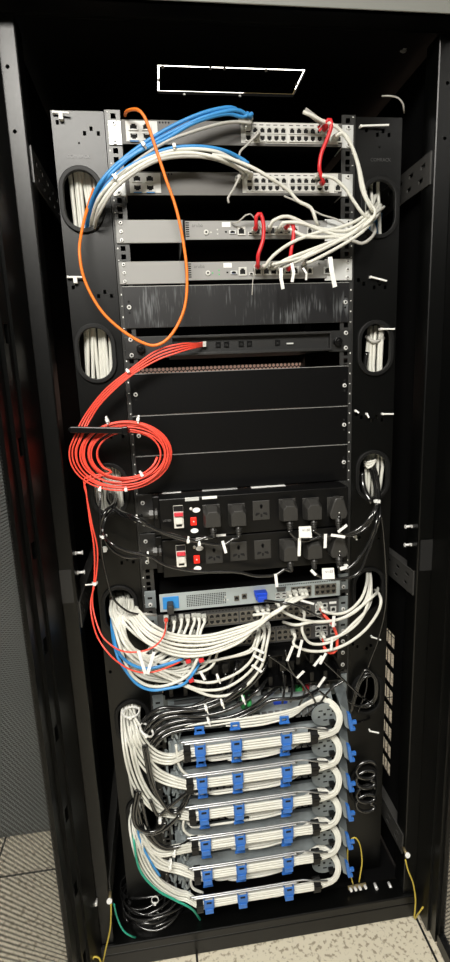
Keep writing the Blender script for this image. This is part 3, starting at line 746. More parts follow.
# six angled copper patch panels with blue cable clips
MZ = [at(200, 744.5, -0.09).z - 0.0875 * k - 0.001 for k in range(6)]
ORD = ['topmost', 'second from the top', 'third from the top', 'fourth from the top', 'second lowest', 'lowest']
def patch_panel():
    z = MZ[0]
    t = thing('copper_patch_panel', 'grey patch panel, %s of six with blue clips' % ORD[0], 'patch panel', (0, 0, z - 0.02), 'grey patch panels with blue clips')
    b = B()
    b.hexa([(-0.215, -0.055, z + 0.020), (0.195, -0.055, z + 0.020), (0.195, -0.03, z + 0.060), (-0.215, -0.03, z + 0.060)], [(-0.215, -0.045, z + 0.018), (0.195, -0.045, z + 0.018), (0.195, -0.02, z + 0.060), (-0.215, -0.02, z + 0.060)])
    obj('angled_plate', b, 'galvanised', t)
    b = B()                                        # side disc with holes, where the cables turn round
    cx, cz = 0.165, z + 0.029
    pts = [(cx + 0.034 * math.cos(a), cz + 0.030 * math.sin(a)) for a in [k * math.pi / 12 for k in range(24)]]
    b.poly(pts, -0.078, -0.074); sp = obj('cable_spool_plate', b, 'galvanised', t)
    b = B()
    for dx, dz, wx, wz in ((-0.012, 0.012, 0.010, 0.003), (0.008, 0.014, 0.008, 0.003), (-0.002, 0.002, 0.006, 0.006), (0.014, -0.002, 0.006, 0.004), (-0.016, -0.004, 0.006, 0.004), (0.0, -0.014, 0.010, 0.003), (0.018, 0.008, 0.004, 0.004)):
        b.box(cx + dx - wx / 2, cx + dx + wx / 2, -0.0786, -0.078, cz + dz - wz / 2, cz + dz + wz / 2)
    obj('plate_holes', b, 'hole_black', sp)
    b = B(); b.box(cx + 0.008, cx + 0.022, -0.092, -0.078, cz - 0.022, cz - 0.012); obj('black_foot', b, 'black_plastic', sp, bevel=0.002)
    b = B()                                        # flared side sheet
    b.hexa([(0.200, -0.080, z + 0.055), (0.224, -0.080, z + 0.030), (0.230, -0.080, z - 0.022), (0.214, -0.080, z - 0.008)], [(0.205, -0.010, z + 0.068), (0.240, -0.010, z + 0.050), (0.247, -0.010, z - 0.010), (0.222, -0.010, z)])
    obj('side_bracket', b, 'galvanised', t)
    b = B(); b.hexa([(0.216, -0.091, z + 0.036), (0.224, -0.091, z + 0.032), (0.232, -0.091, z - 0.012), (0.223, -0.091, z - 0.012)], [(0.216, -0.080, z + 0.036), (0.224, -0.080, z + 0.032), (0.232, -0.080, z - 0.012), (0.223, -0.080, z - 0.012)])
    b.box(0.220, 0.240, -0.090, -0.082, z + 0.002, z + 0.010); b.box(0.224, 0.237, -0.090, -0.080, z - 0.016, z - 0.008)
    obj('release_lever', b, 'clip_blue', t, bevel=0.001, label='blue release lever')
    # pair of chrome rods
    b = B()
    for dz, x0 in ((0.0285, -0.188), (0.0225, -0.180)):
        R_ = [(x0, -0.110, z + dz), (-0.10, -0.111, z + dz), (0.0, -0.111, z + dz), (0.085, -0.112, z + dz + 0.002), (0.108, -0.114, z + dz + 0.001), (0.130, -0.116, z + dz - 0.004), (0.160, -0.112, z + dz - 0.013)]
        if dz < 0.025: R_ = R_[:4]
        b.tube(spline(R_), 0.0021, 8)
    obj('cable_rod', b, 'chrome', t)
    for x in (-0.142, -0.058, 0.060):              # clips, lower big and upper small
        b = B(); b.box(x - 0.0105, x + 0.0105, -0.118, -0.1145, z - 0.019, z + 0.019); b.box(x - 0.0105, x + 0.0105, -0.118, -0.075, z - 0.021, z - 0.018); b.box(x - 0.0125, x - 0.0105, -0.118, -0.10, z - 0.006, z + 0.021)
        b.box(x + 0.0105, x + 0.0125, -0.118, -0.10, z - 0.006, z + 0.021); b.box(x - 0.009, x + 0.009, -0.121, -0.118, z - 0.008, z - 0.004)
        c_ = obj('cable_clip', b, 'clip_blue', t, bevel=0.001)
        b = B(); b.box(x - 0.006, x + 0.006, -0.1187, -0.118, z + 0.011, z + 0.016); obj('clip_slot', b, 'hole_black', c_)
        b = B(); b.ring([(x - 0.0095, z + 0.028), (x + 0.0125, z + 0.028), (x + 0.0125, z + 0.045), (x - 0.0095, z + 0.045)], [(x - 0.0045, z + 0.032), (x + 0.0075, z + 0.032), (x + 0.0075, z + 0.040), (x - 0.0045, z + 0.040)], -0.088, -0.084)
        b.box(x - 0.011, x + 0.014, -0.09, -0.084, z + 0.027, z + 0.030)
        obj('upper_clip', b, 'clip_blue', t, bevel=0.0006)
    b = B()                                        # jacks in the plate, seen between the rods and the clips
    for i in range(22): x = -0.20 + i * 0.0165; b.box(x, x + 0.012, -0.058, -0.03, z + 0.016, z + 0.034)
    obj('jack_row', b, 'plastic_grey', t)
    # tangle of clear-grey jack carriers at the left end
    rnd = random.Random(3); b = B()
    for i in range(26):
        p = Vector((-0.235 + rnd.random() * 0.055, -0.05 - rnd.random() * 0.02, z + rnd.uniform(-0.005, 0.06))); q = p + Vector((rnd.uniform(-0.006, 0.006), rnd.uniform(-0.006, 0.004), -0.018 + rnd.uniform(-0.006, 0.006)))
        b.obox(p, q, 0.005, 0.003)
    obj('jack_carriers', b, 'galvanised', t)
    return t
pp = patch_panel()
PANELS = [pp]
for k in range(1, 6): PANELS.append(dup(pp, (0, 0, MZ[k] - MZ[0]), 'grey patch panel, %s of six with blue clips' % ORD[k]))
for k in range(6):
    for x, w_, nm in ((-0.172, 0.016, 'left'), (0.127, 0.018, 'right')):
        z = MZ[k]; b = B(); xx = x + 0.0015 * k
        h = 0.0285 if nm == 'left' else 0.0235; n = 12; o_ = []; i_ = []
        for j in range(n):
            a = 2 * math.pi * j / n; o_.append((math.cos(a), math.sin(a)))
        vs = []
        for X in (xx - w_ / 2, xx + w_ / 2):
            for rr in (1.0, 0.90):
                for c_, s_ in o_: vs.append((X, -0.101 + c_ * 0.013 * rr, z - 0.005 + s_ * h * rr * 0.92))
        fs = []
        for j in range(n):
            j2 = (j + 1) % n
            fs += [(j, j2, 2 * n + j2, 2 * n + j), (n + j, 3 * n + j, 3 * n + j2, n + j2), (j, n + j, n + j2, j2), (2 * n + j, 2 * n + j2, 3 * n + j2, 3 * n + j)]
        b.add(vs, fs); b.box(xx - w_ / 2 - 0.001, xx + w_ / 2 + 0.001, -0.120, -0.117, z + 0.004, z + 0.010)
        o = obj('cable_strap', b, 'rubber', None, (xx, -0.10, z))
        tag(o, 'black hook and loop strap on the %s of the %s patch panel' % (nm, ORD[k]), 'cable strap', 'black straps round the patch cables')

# ------------------------------------------------------------------ cables
RJ = 0.0033
def rj_plug(par, p, yf, m='plug_clear', boot=None):
    b = B(); b.box(p.x - 0.0056, p.x + 0.0056, yf - 0.016, yf, p.z - 0.004, p.z + 0.004); b.box(p.x - 0.002, p.x + 0.002, yf - 0.014, yf - 0.004, p.z + 0.004, p.z + 0.0058)
    pl = obj('plug', b, m, par, bevel=0.0008)
    if boot:
        b = B(); b.cyl((p.x, yf - 0.016, p.z), (p.x, yf - 0.028, p.z - 0.001), 0.0052, 8, 0.0038); obj('boot', b, boot, par)
def cable(name, label, group, pts, m, r=RJ, n=7, plug=None, plug2=None, boot=None, cat='cable', step=0.007, tags=()):
    P = [Vector(p) for p in pts]
    pa = []
    if plug is not None: p = P[0].copy(); yf = p.y; P[0] = Vector((p.x, yf - 0.014, p.z)); P.insert(1, Vector((p.x, yf - 0.030, p.z - 0.003))); pa.append((p, yf))
    if plug2 is not None: p = P[-1].copy(); yf = p.y; P[-1] = Vector((p.x, yf - 0.030, p.z - 0.003)); P.append(Vector((p.x, yf - 0.014, p.z))); pa.append((p, yf))
    b = B(); b.tube(spline(P, step), r, n); o = obj(name, b, m, None, P[0]); tag(o, label, cat, group)
    for p, yf in pa: rj_plug(o, p, yf, 'plug_clear', boot or m)
    for a, c, w_ in tags:
        b = B(); b.obox(at(*a), at(*c), w_, 0.0012); obj('label_tag', b, 'paper_white', o)
    return o
def tie(p, d, label, r=0.006, tail=None):         # cable tie round a bundle at p, bundle direction d
    p = Vector(p); d = Vector(d).normalized(); t = Vector((0, -1, 0)); x = (t - d * t.dot(d)).normalized(); y = d.cross(x)
    b = B(); n = 14; vs = []
    for rr, h in ((r, 0.0018), (r * 0.86, 0.0018)):
        for s in (-1, 1):
            for j in range(n):
                a = 2 * math.pi * j / n; vs.append(p + x * math.cos(a) * rr + y * math.sin(a) * rr + d * s * h)
    fs = []
    for j in range(n):
        k = (j + 1) % n; fs += [(j, k, n + k, n + j), (2 * n + j, 3 * n + j, 3 * n + k, 2 * n + k), (j, 2 * n + j, 2 * n + k, k), (n + j, n + k, 3 * n + k, 3 * n + j)]
    b.add(vs, fs); hd = p + x * r
    b.obox(hd - d * 0.003, hd + d * 0.003, 0.006, 0.005)
    if tail is not None: b.obox(hd, hd + Vector(tail), 0.003, 0.001)
    o = obj('cable_tie', b, 'tie_white', None, p); tag(o, label, 'cable tie', None); return o
rnd = random.Random(11)
def J(v, s): return Vector((v.x + rnd.uniform(-s, s), v.y + rnd.uniform(-s, s) * 0.6, v.z + rnd.uniform(-s, s)))
def hexoff(n, d):
    o = [(0, 0)]; k = 1
    while len(o) < n:
        for i in range(6 * k): a = 2 * math.pi * i / (6 * k) + 0.3 * k; o.append((k * d * math.cos(a), k * d * math.sin(a)))
        k += 1
    return o[:n]
def offset_path(P, u, v):
    out = []
    for i, p in enumerate(P):
        d = (P[min(i + 1, len(P) - 1)] - P[max(i - 1, 0)]).normalized(); t = Vector((0, -1, 0)); x = (t - d * t.dot(d))
        x = x.normalized() if x.length > 1e-4 else Vector((1, 0, 0)); y = d.cross(x); out.append(p + x * v + y * u)
    return out
def bundle(n, P, dd, name, label, group, m, r=RJ, flat=0.7, jit=0.0008, **kw):
    for u, v in hexoff(n, dd):
        Q = [J(p, jit) for p in offset_path(P, u, v * flat)]
        cable(name, label, group, Q, m, r, **kw)

# ---- vertical white trunks behind the cable managers, seen through the grommets
def trunk(s, n, x0, x1, z0, z1, label, group, m='cable_white', y=0.030, r=0.0040):
    for i in range(n):
        x = s * (x0 + (x1 - x0) * (i + 0.5) / n); yy = y + rnd.uniform(-0.006, 0.006)
        P = [Vector((x + rnd.uniform(-0.003, 0.003), yy, z0 + (z1 - z0) * k / 5)) for k in range(6)]
        for k in range(1, 5): P[k].x += rnd.uniform(-0.0025, 0.0025) + 0.004 * math.sin(k * 1.3) * s
        cable('network_cable', label, group, P, m, r, step=0.03)
trunk(-1, 10, 0.279, 0.337, 1.02, 1.80, 'white cable running vertically behind the upper left oval openings', 'left trunk cables')
trunk(1, 3, 0.283, 0.330, 1.55, 1.80, 'white cable in the upper right oval opening', 'upper right trunk cables', y=0.03)
trunk(1, 4, 0.306, 0.332, 1.60, 1.70, 'blue cable deep in the upper right oval opening', 'upper right blue cables', 'cable_blue', y=0.045)
trunk(1, 6, 0.299, 0.336, 1.05, 1.46, 'white cable slanting down in the second right oval opening', 'right trunk cables')
trunk(-1, 7, 0.285, 0.335, 0.60, 0.86, 'white cable dropping behind the lower left oval openings', 'lower left trunk cables', y=0.045)
# grey-white cable loops in the right openings
cable('network_cable', 'grey looped cable across the second right oval opening', None, px([(366, 336, .03), (374, 342, .02), (384, 338, .03)], .03), 'cable_grey', 0.004)
cable('network_cable', 'black cable standing in the second right oval opening', None, px([(367, 352, .03), (365, 365, .03), (365, 380, .03)], .03), 'cable_black', 0.006)
for i in range(3):
    cable('network_cable', 'white loop of cable in the third right oval opening', 'white loops in the third right opening', px([(364, 466 - i * 4, .03), (368, 462 + i * 3, .015), (374, 461 + i, .012), (377, 457, .03)], .03), 'cable_white')
cable('power_cable', 'thick black cable in the third right oval opening', None, px([(362, 472, .03), (363, 485, .02), (367, 496, .0), (372, 503, -.01)], .03), 'cable_black', 0.007)

# ---- orange lead
cable('fibre_patch_lead', 'bright orange fibre lead looping from the topmost switch to the upper left opening', None,
      px([(125, 115.5, -.011), (127, 111, -.03), (137, 109.5, -.055), (144, 116, -.06), (150, 131, -.06), (159, 158), (167, 182), (176, 208), (183, 240), (187, 275), (184.5, 308), (172, 334), (157, 345), (141, 342), (119, 328), (100, 309), (85, 281), (79.5, 253), (82, 230, -.04), (87.5, 208, -.015), (94, 188, .03), (96, 178, .05)], -.06), 'cable_orange', 0.003, 8)
# ---- blue and white cables of the two upper switches, falling into the upper left opening
upper = [
 ('cable_blue', [(241, 119, -.012), (240, 113, -.04), (231, 107.5, -.05), (206, 112), (177, 124), (149, 140), (122, 160), (104, 178), (94, 196, -.03), (90, 214, -.005), (88, 230, .03)]),
 ('cable_blue', [(245, 120, -.012), (243, 117, -.04), (225, 114, -.05), (194, 123), (164, 140), (135, 154), (108, 177), (97, 194, -.03), (92, 212, -.005), (90, 230, .03)]),
 ('cable_blue', [(249, 120.5, -.012), (247, 115, -.04), (235, 110, -.05), (205, 117), (172, 132), (145, 147), (118, 164), (101, 182), (92, 200, -.03), (88, 214, -.005), (86, 230, .03)]),
 ('cable_blue', [(245, 168, -.012), (240, 158, -.04), (222, 150, -.05), (196, 146.5), (168, 149), (140, 160), (115, 177), (100, 195, -.045), (93, 215, -.01), (90, 232, .03)]),
 ('cable_grey', [(247, 129, -.012), (240, 122, -.04), (222, 123.5, -.05), (192, 132), (166, 142), (138, 160), (112, 181), (98, 200, -.03), (93, 218, -.005), (92, 234, .03)]),
 ('cable_white', [(241, 168, -.012), (236, 161, -.04), (217, 152, -.055), (192, 149), (167, 152), (140, 162), (116, 178), (99, 198, -.045), (92, 218, -.01), (90, 234, .03)]),
 ('cable_white', [(249, 178, -.012), (240, 168, -.04), (217, 158, -.06), (190, 153), (163, 156), (139, 167), (116, 184), (101, 204, -.045), (95, 222, -.01), (93, 236, .03)]),
 ('cable_grey', [(241, 177, -.012), (233, 166, -.04), (212, 158.5, -.055), (186, 156.5), (160, 160), (136, 172), (114, 190), (100, 212, -.045), (95, 226, -.01), (94, 238, .03)]),
]
for i, (m, L) in enumerate(upper):
    rj = ['highest of the blue cables arching to the upper left opening', 'lowest blue cable from the topmost switch, arching left', 'middle blue cable from the topmost switch, arching left', 'blue cable from the second switch, arching just over the white ones', 'grey cable from the topmost switch, under the blue ones', 'upper white cable arching from the second switch', 'lower white cable arching from the second switch', 'lowest grey cable arching from the second switch to the left'][i]
    cable('network_cable', rj, {'cable_blue': 'blue cables of the upper switches', 'cable_grey': 'grey cables of the upper switches', 'cable_white': 'white cables of the upper switches'}[m], px(L, -.055), m, 0.0035 if m != 'cable_grey' else 0.003, plug=True)
tie(at(143.5, 146, -.055), (at(150, 140) - at(138, 152)), 'white tie round the blue cables below the topmost switch', 0.008)
tie(at(174, 147, -.055), (at(180, 147) - at(168, 148)), 'white tie hanging over the middle of the arching white cables', 0.007, (0, 0, -0.006))
tie(at(116, 180, -.05), (at(122, 174) - at(110, 186)), 'white tie round the arching bundle beside the left opening', 0.013)
# short grey clips hanging at the left ports of both upper switches
for i, L in enumerate(([(256, 138), (248, 144), (240, 152), (239, 160)], [(237, 181), (233, 190), (228, 198), (229, 203)])):
    cable('network_cable', ['short grey cable hanging from the topmost switch ports', 'short grey cable hanging from the second switch ports'][i], None, px([(L[0][0], L[0][1], -.012)] + L[1:], -.04), 'cable_grey', 0.0022, plug=True)
for (a, c, lab) in (((305, 110, -.05), (322, 123, -.04), 'pale cable tail sticking up above the topmost switch'),):
    b = B(); b.obox(at(*a), at(*c), 0.009, 0.003); tag(obj('cable_label', b, 'cable_grey', None, at(*a)), lab, 'cable label')

# ---- right side white cables of the upper switches
Wr = 'white cables sweeping into the upper right opening'
def W(L, label, group=Wr, Y=-.05, m='cable_white', **kw): return cable('network_cable', label, group, px(L, Y), m, kw.pop('r', 0.0034), **kw)
lab = 'white network cable sweeping from the upper devices into the upper right opening'
W([(303, 112), (313, 116), (322, 121), (331, 124), (341, 131), (352, 147), (359, 167), (363, 185), (367, 199), (373, 207), (375, 214), (368, 223), (353, 233), (337, 240), (322, 246), (302, 257), (283, 262), (270, 266, -.012)], 'white cable to upper right opening, starting above the topmost switch with its pale tail', plug2=True)
W([(333.5, 140, -.012), (336, 136), (343, 133), (350, 142), (358, 166), (362, 190), (371, 208), (376, 212, -.02), (381, 205, .03)], 'white cable to upper right opening, from the management port of the topmost switch', plug=True)
W([(316, 178, -.012), (323, 176), (333, 178), (345, 188), (353, 200), (363, 214), (372, 219, -.03), (377, 213, .03)], 'white cable to upper right opening, from the management port of the second switch', plug=True)
W([(212, 155, -.06), (225, 157, -.06), (251, 167, -.06), (270, 178, -.06), (288, 190), (298, 201), (311, 208), (316, 221), (320, 230, -.03)], 'long white cable crossing diagonally in front of the second switch', None)
W([(267.5, 230, -.01), (273, 221), (288, 216.5), (310, 226), (326, 232), (344, 236), (358, 228), (371, 213, -.03), (377, 203, .03)], 'white cable to upper right opening, from the first white plug of the upper controller', plug=True)
W([(262, 268, -.01), (273, 256), (291, 243), (316, 233), (341, 227), (358, 220), (370, 210, -.03), (376, 195, .03)], 'white cable to upper right opening, longest, from the leftmost white plug of the lower controller', plug=True)
W([(272, 268.5, -.01), (285, 260), (313, 249), (344, 237), (362, 226), (375, 212, -.02), (379, 205, .03)], 'white cable to upper right opening, from the second white plug of the lower controller', plug=True)
W([(279, 269, -.01), (304, 258), (329, 246), (360, 229), (375, 214, -.03), (384, 207, .03)], 'white cable to upper right opening, from the third white plug of the lower controller', plug=True)
W([(303, 264, -.01), (310, 262), (326, 254), (344, 244), (362, 232), (376, 217, -.03), (381, 209, .03)], 'white cable to upper right opening, from the green lit port of the lower controller', plug=True)
W([(285, 231, -.01), (305, 236), (327, 237), (347, 235), (362, 225), (371, 212, -.02), (374, 196, .03)], 'white cable to upper right opening, from the last white plug of the upper controller', plug=True)
W([(277, 231, -.01), (283, 223), (300, 223), (322, 229), (345, 231), (362, 222), (372, 208, -.02), (371, 190, .03)], 'white cable to upper right opening, from the middle white plug of the upper controller', plug=True)
W([(335, 239), (352, 240.5), (362, 243.5), (370, 239), (375, 232, -.03), (374, 224, .02)], 'grey white cable looping lowest beneath the upper right opening', None, m='cable_grey')
W([(262, 230, -.01), (250, 214, -.03), (238, 222, -.02), (232, 223, -.01)], 'thin pale wire arching over the upper controller', None, m='cable_grey', r=0.0015)
W([(284, 196), (300, 203), (320, 214), (338, 220), (350, 228)], 'thin pinkish grey wire behind the right white cables', None, Y=-.02, m='cable_grey', r=0.0018)
for i, (a, c) in enumerate((((281, 268, -.06), (283, 289, -.06)), ((291.5, 263, -.06), (292, 282, -.06)), ((330, 257, -.07), (335, 287, -.07)), ((303, 268, -.05), (306, 280, -.05)))):
    b = B(); A, D_ = at(*a), at(*c); mid = (A + D_) / 2 + Vector((0.003 * (1 if i % 2 else -1), -0.004, 0)); wd = (0.007, 0.006, 0.009, 0.004)[i]
    b.obox(A, mid, wd, 0.001); b.obox(mid, D_, wd, 0.001)
    tag(obj('cable_label', b, 'paper_white', None, A), ['white flag label hanging left below the lower controller', 'curled white flag label between two others below the controllers', 'largest white flag label hanging at the right of the controllers', 'smallest white flag label under the lower controller'][i], 'label')
cable('network_cable', 'thin grey wire dangling over the scuffed black panel', None, px([(255, 268, -.03), (253, 280), (252, 295)], -.02), 'cable_grey', 0.001)
# ---- dark red patch leads
RR = dict(m='cable_crimson', r=0.0042)
cable('patch_lead', 'crimson patch lead joining the two upper grey switches', None, px([(322, 133, -.012), (326, 122), (330.5, 120), (331, 128), (326, 142), (321, 155), (319.5, 170), (319, 186, -.012)], -.05), 'cable_crimson', 0.004, plug=True, plug2=True)
cable('patch_lead', 'left crimson patch lead joining the two controllers', None, px([(253.5, 231, -.01), (256, 217), (260.5, 214), (263.5, 224), (263, 240), (258, 256), (255.5, 268, -.01)], -.05), 'cable_crimson', 0.004, plug=True, plug2=True)
cable('patch_lead', 'right crimson patch lead joining the two controllers', None, px([(284, 230, -.01), (289, 223), (293, 225), (293.5, 236), (291, 252), (286, 270, -.01)], -.045), 'cable_crimson', 0.004, plug=True, plug2=True)
for a in ((319, 131), (318, 128)): 
    b = B(); p = at(a[0], a[1], -.035); b.obox(p, p + Vector((0.012, -0.006, 0.012)), 0.004, 0.004); tag(obj('cable_clip', b, 'cable_crimson', None, p), 'crimson plug boot at the red lead of the topmost switch, %s one' % ('right' if a[0] == 319 else 'left'), 'plug', 'crimson plug boots')

# ---- red fibre leads: tray -> coil -> down
cc = at(124.5, 454, -.055); 
coil_rx, coil_rz = 0.076, 0.0615
for k in range(4):
    s = k * 0.7
    P = px([(203, 342.5 + k * 1.2, -.004), (196, 343.5 + k * 1.3, -.03), (180, 344 + k * 2.6), (156, 351 + k * 3.2), (129, 370.5 + k * 2.2), (104, 391 + k * 3.0), (84 + k * 2.6, 417)], -.05)
    turns = 3.3 if k < 2 else 2.6
    a0 = math.radians(150); steps = int(turns * 22)
    ph = rnd.uniform(0, 6.28)
    for i in range(steps):
        a = a0 + 2 * math.pi * i / 22.0; tr = i / 22.0
        rx = 0.104 - 0.0120 * tr - k * 0.0028 + 0.003 * math.sin(a * 0.5 + ph)
        rz = 0.079 - 0.0100 * tr - k * 0.0022 + 0.0025 * math.sin(a * 0.5 + ph + 1)
        P.append(cc + Vector((math.cos(a) * rx + 0.004 * math.sin(ph + tr) + 0.004 * tr - .004, -0.004 + 0.003 * math.sin(a * 1.3 + k) - 0.0015 * k, math.sin(a) * rz)))
    if k > 1: P[-1].y += .012; P[-2].y += .008; P[-3].y += .004
    if k == 0: P += px([(85.5, 478), (86, 490), (89.5, 518), (94, 547), (94.5, 575), (92.5, 604, -.07), (100, 632, -.10), (111, 645, -.12), (124, 651.5, -.12), (141, 651.5, -.12), (155, 646, -.12), (164, 635, -.11), (166, 622, -.06), (166, 616, -.012)], -.06)
    if k == 1: P += px([(86, 482), (86.5, 495), (92, 524), (97.5, 550), (96, 578), (91, 600, -.07), (92, 618, -.09), (98, 638, -.10), (111, 656, -.12), (127, 668, -.12), (141, 672.5, -.12), (153, 672, -.12), (166, 668, -.12), (180, 662, -.10)], -.06)
    o = cable('fibre_patch_lead', ['red fibre lead running from tray through the coil to the dark switch on the left', 'red fibre lead leaving the coil and ending lowest among white cables', 'red fibre lead wound only in the coil, second innermost', 'red fibre lead wound only in the coil, innermost'][k], 'red fibre leads' if k > 1 else None, P, 'cable_red', 0.0018, 7, step=0.006, plug2=True if k == 0 else None, boot='cable_red')
    b = B(); p = at(203, 342.5 + k * 1.2, -.004); b.box(p.x - 0.001, p.x + 0.006, -0.012, -0.002, p.z - 0.0015, p.z + 0.0015); obj('plug', b, 'port_white', o)
    if k == 1:
        for a, c in (((138.5, 651, -.13), (145.5, 674, -.13)), ((154, 652, -.13), (147.5, 674, -.13))):
            b = B(); b.obox(at(*a), at(*c), 0.007, 0.0012); obj('label_tag', b, 'paper_white', o)
for (x, y), d, l in (((107.5, 420), (1, 0, .3), 'left white tie at the top of the red coil'), ((138, 419), (1, 0, -.3), 'right white tie at the top of the red coil'), ((100, 489), (1, 0, -.3), 'left white tie at the bottom of the red coil'), ((126, 489), (1, 0, .1), 'right white tie at the bottom of the red coil'), ((142, 474), (1, 0, .7), 'white tie inside the lower right of the red coil')):
    tie(at(x, y, -.06), d, l, 0.0085 if y < 480 else 0.006, (0, 0, -0.008) if y < 430 else None)
tie(at(128, 371, -.05), at(140, 362) - at(118, 380), 'white tie round the red leads above the coil', 0.006)
tie(at(95, 583, -.06), (0, 0, 1), 'white tie round the red leads falling below the coil', 0.006, (-0.02, 0, 0.0))
# black ring guide holding the coil
gd = thing('cable_ring', 'black cable ring arm holding the coil of red leads', 'cable ring', at(96, 429, -.08))
b = B(); A, D_ = at(70, 429.5, -.075), at(126, 430.5, -.085)
b.obox(A, D_, 0.012, 0.0125, up=Vector((0, 0, 1))); b.obox(D_, D_ + Vector((0.004, 0.08, 0.0)), 0.010, 0.006, up=Vector((0, 0, 1))); b.obox(A, A + Vector((0.02, 0.075, 0)), 0.010, 0.006, up=Vector((0, 0, 1)))
obj('ring_arm', b, 'black_plastic', gd, bevel=0.002)
b = B(); b.box(D_.x - 0.008, D_.x + 0.004, D_.y - 0.006, D_.y + 0.004, D_.z - 0.008, D_.z + 0.008); obj('ring_latch', b, 'black_plastic', gd, bevel=0.002)

# ---- mains plugs and cords
def mains(c_px, cord, label, rnd_=False, tags=(), Y=PY, r=0.0036, extra_ties=()):
    c = at(c_px[0], c_px[1], Y)
    t = cable('power_cable', label, None, [Vector((c.x, Y - 0.026, c.z - 0.014)), Vector((c.x + 0.001, Y - 0.027, c.z - 0.045))] + px(cord, Y - 0.03), 'cable_black', r, 8, tags=())
    y0 = Y - 0.003; b = B()
    if rnd_:
        pts = [(c.x - 0.021, c.z - 0.012), (c.x - 0.017, c.z - 0.022), (c.x, c.z - 0.026), (c.x + 0.017, c.z - 0.022), (c.x + 0.021, c.z - 0.012), (c.x + 0.012, c.z + 0.018), (c.x + 0.007, c.z + 0.025), (c.x - 0.007, c.z + 0.025), (c.x - 0.012, c.z + 0.018)]
        b.poly(pts, y0 - 0.024, y0)
        pl = obj('plug', b, 'plug_rubber', t, bevel=0.003)
        b = B(); b.cyl((c.x, y0 - 0.0246, c.z - 0.008), (c.x, y0 - 0.024, c.z - 0.008), 0.0015, 8); obj('plug_screw', b, 'screw_steel', pl)
    else:
        o4 = [(c.x - 0.019, c.z - 0.024), (c.x + 0.019, c.z - 0.024), (c.x + 0.019, c.z + 0.010), (c.x + 0.011, c.z + 0.022), (c.x - 0.011, c.z + 0.022), (c.x - 0.019, c.z + 0.010)]
        b.poly(o4, y0 - 0.012, y0)
        vs = [(x, y0 - 0.012, z) for x, z in o4] + [(c.x + (x - c.x) * 0.84, y0 - 0.030, c.z - 0.006 + (z - c.z + 0.004) * 0.72) for x, z in o4]
        b.add(vs, [(0, 1, 7, 6), (1, 2, 8, 7), (2, 3, 9, 8), (3, 4, 10, 9), (4, 5, 11, 10), (5, 0, 6, 11), (6, 7, 8, 9, 10, 11)])
        obj('plug', b, 'plug_rubber', t, bevel=0.0015)
    b = B(); b.cyl((c.x, Y - 0.022, c.z - 0.020), (c.x, Y - 0.026, c.z - 0.048), 0.0075, 10, 0.0045)
    for q in range(4): b.cyl((c.x, Y - 0.023 - q * 0.0006, c.z - 0.027 - q * 0.005), (c.x, Y - 0.023 - q * 0.0006, c.z - 0.029 - q * 0.005), 0.0078 - q * 0.0006, 10)
    obj('strain_relief', b, 'plug_rubber', t)
    for a, d_, w_ in tags:
        b = B(); b.obox(at(*a), at(*d_), w_, 0.0012); obj('label_tag', b, 'paper_white', t)
    return t
C1, C2 = S1[2], S2[2]
mains(C1[0], [(207, 537), (194, 541), (175, 537.5), (157, 530), (135, 517), (121, 512, -.05), (114, 505, -.01), (112, 492, .03)], 'black power cable from the first plug of the upper power unit')
mains(C1[1], [(233, 539), (223, 545), (205, 543), (188, 539), (160, 531), (138, 521), (122, 515, -.05), (112, 507, -.01), (110, 494, .03)], 'black power cable from the second plug of the upper power unit', tags=(((222.5, 541, -.1), (226, 553, -.1), 0.006),))
mains(C1[3], [(289, 531), (296, 538), (306, 541), (323, 536), (347, 534), (361, 527), (372, 514), (377, 500, -.05), (374, 482, -.01), (369, 466, .03)], 'black power cable from the left squared plug of the upper power unit', tags=(((299.5, 538, -.11), (299, 556, -.11), 0.0065),))
mains(C1[4], [(313, 530), (322, 535), (335, 535.5), (350, 534), (364, 526), (374, 512), (378, 500, -.05), (376, 480, -.01), (371, 464, .03)], 'black power cable from the middle plug right of the upper power unit', tags=(((325.5, 534, -.11), (325, 548, -.11), 0.0065), ((331, 535, -.11), (345, 537, -.11), 0.006)))
mains(C1[5], [(338, 530), (344, 535), (352, 535), (366, 528), (376, 510), (379, 498, -.05), (378, 480, -.01), (374, 464, .03)], 'black power cable from the rounded upper plug', True, tags=(((338, 532, -.11), (347, 525, -.11), 0.006),))
mains(C2[3], [(285, 569), (275, 575), (256, 576), (237, 572), (210, 572), (186, 570), (165, 565), (149, 556), (127, 551), (111, 543), (103, 532, -.06), (106, 518, -.05), (115, 506, -.02), (117, 494, .03)], 'long black power cable running left under the lower power unit', tags=(((275.5, 574, -.1), (277, 587, -.1), 0.0065),))
mains(C2[4], [(312, 570), (321, 577), (336, 579), (350, 577), (360, 571), (367, 554), (376, 530), (380, 515), (379, 500, -.05), (377, 478, -.01), (372, 462, .03)], 'black power cable from the squared plug of the lower power unit', tags=(((311, 570, -.1), (316, 575, -.1), 0.006),))
mains(C2[5], [(338, 566), (343, 570), (350, 567), (360, 557), (370, 540), (377, 520), (379, 503, -.05), (375, 478, -.01), (370, 462, .03)], 'black power cable from the rounded lower plug', True, tags=(((340, 569, -.1), (347, 567, -.1), 0.008),))
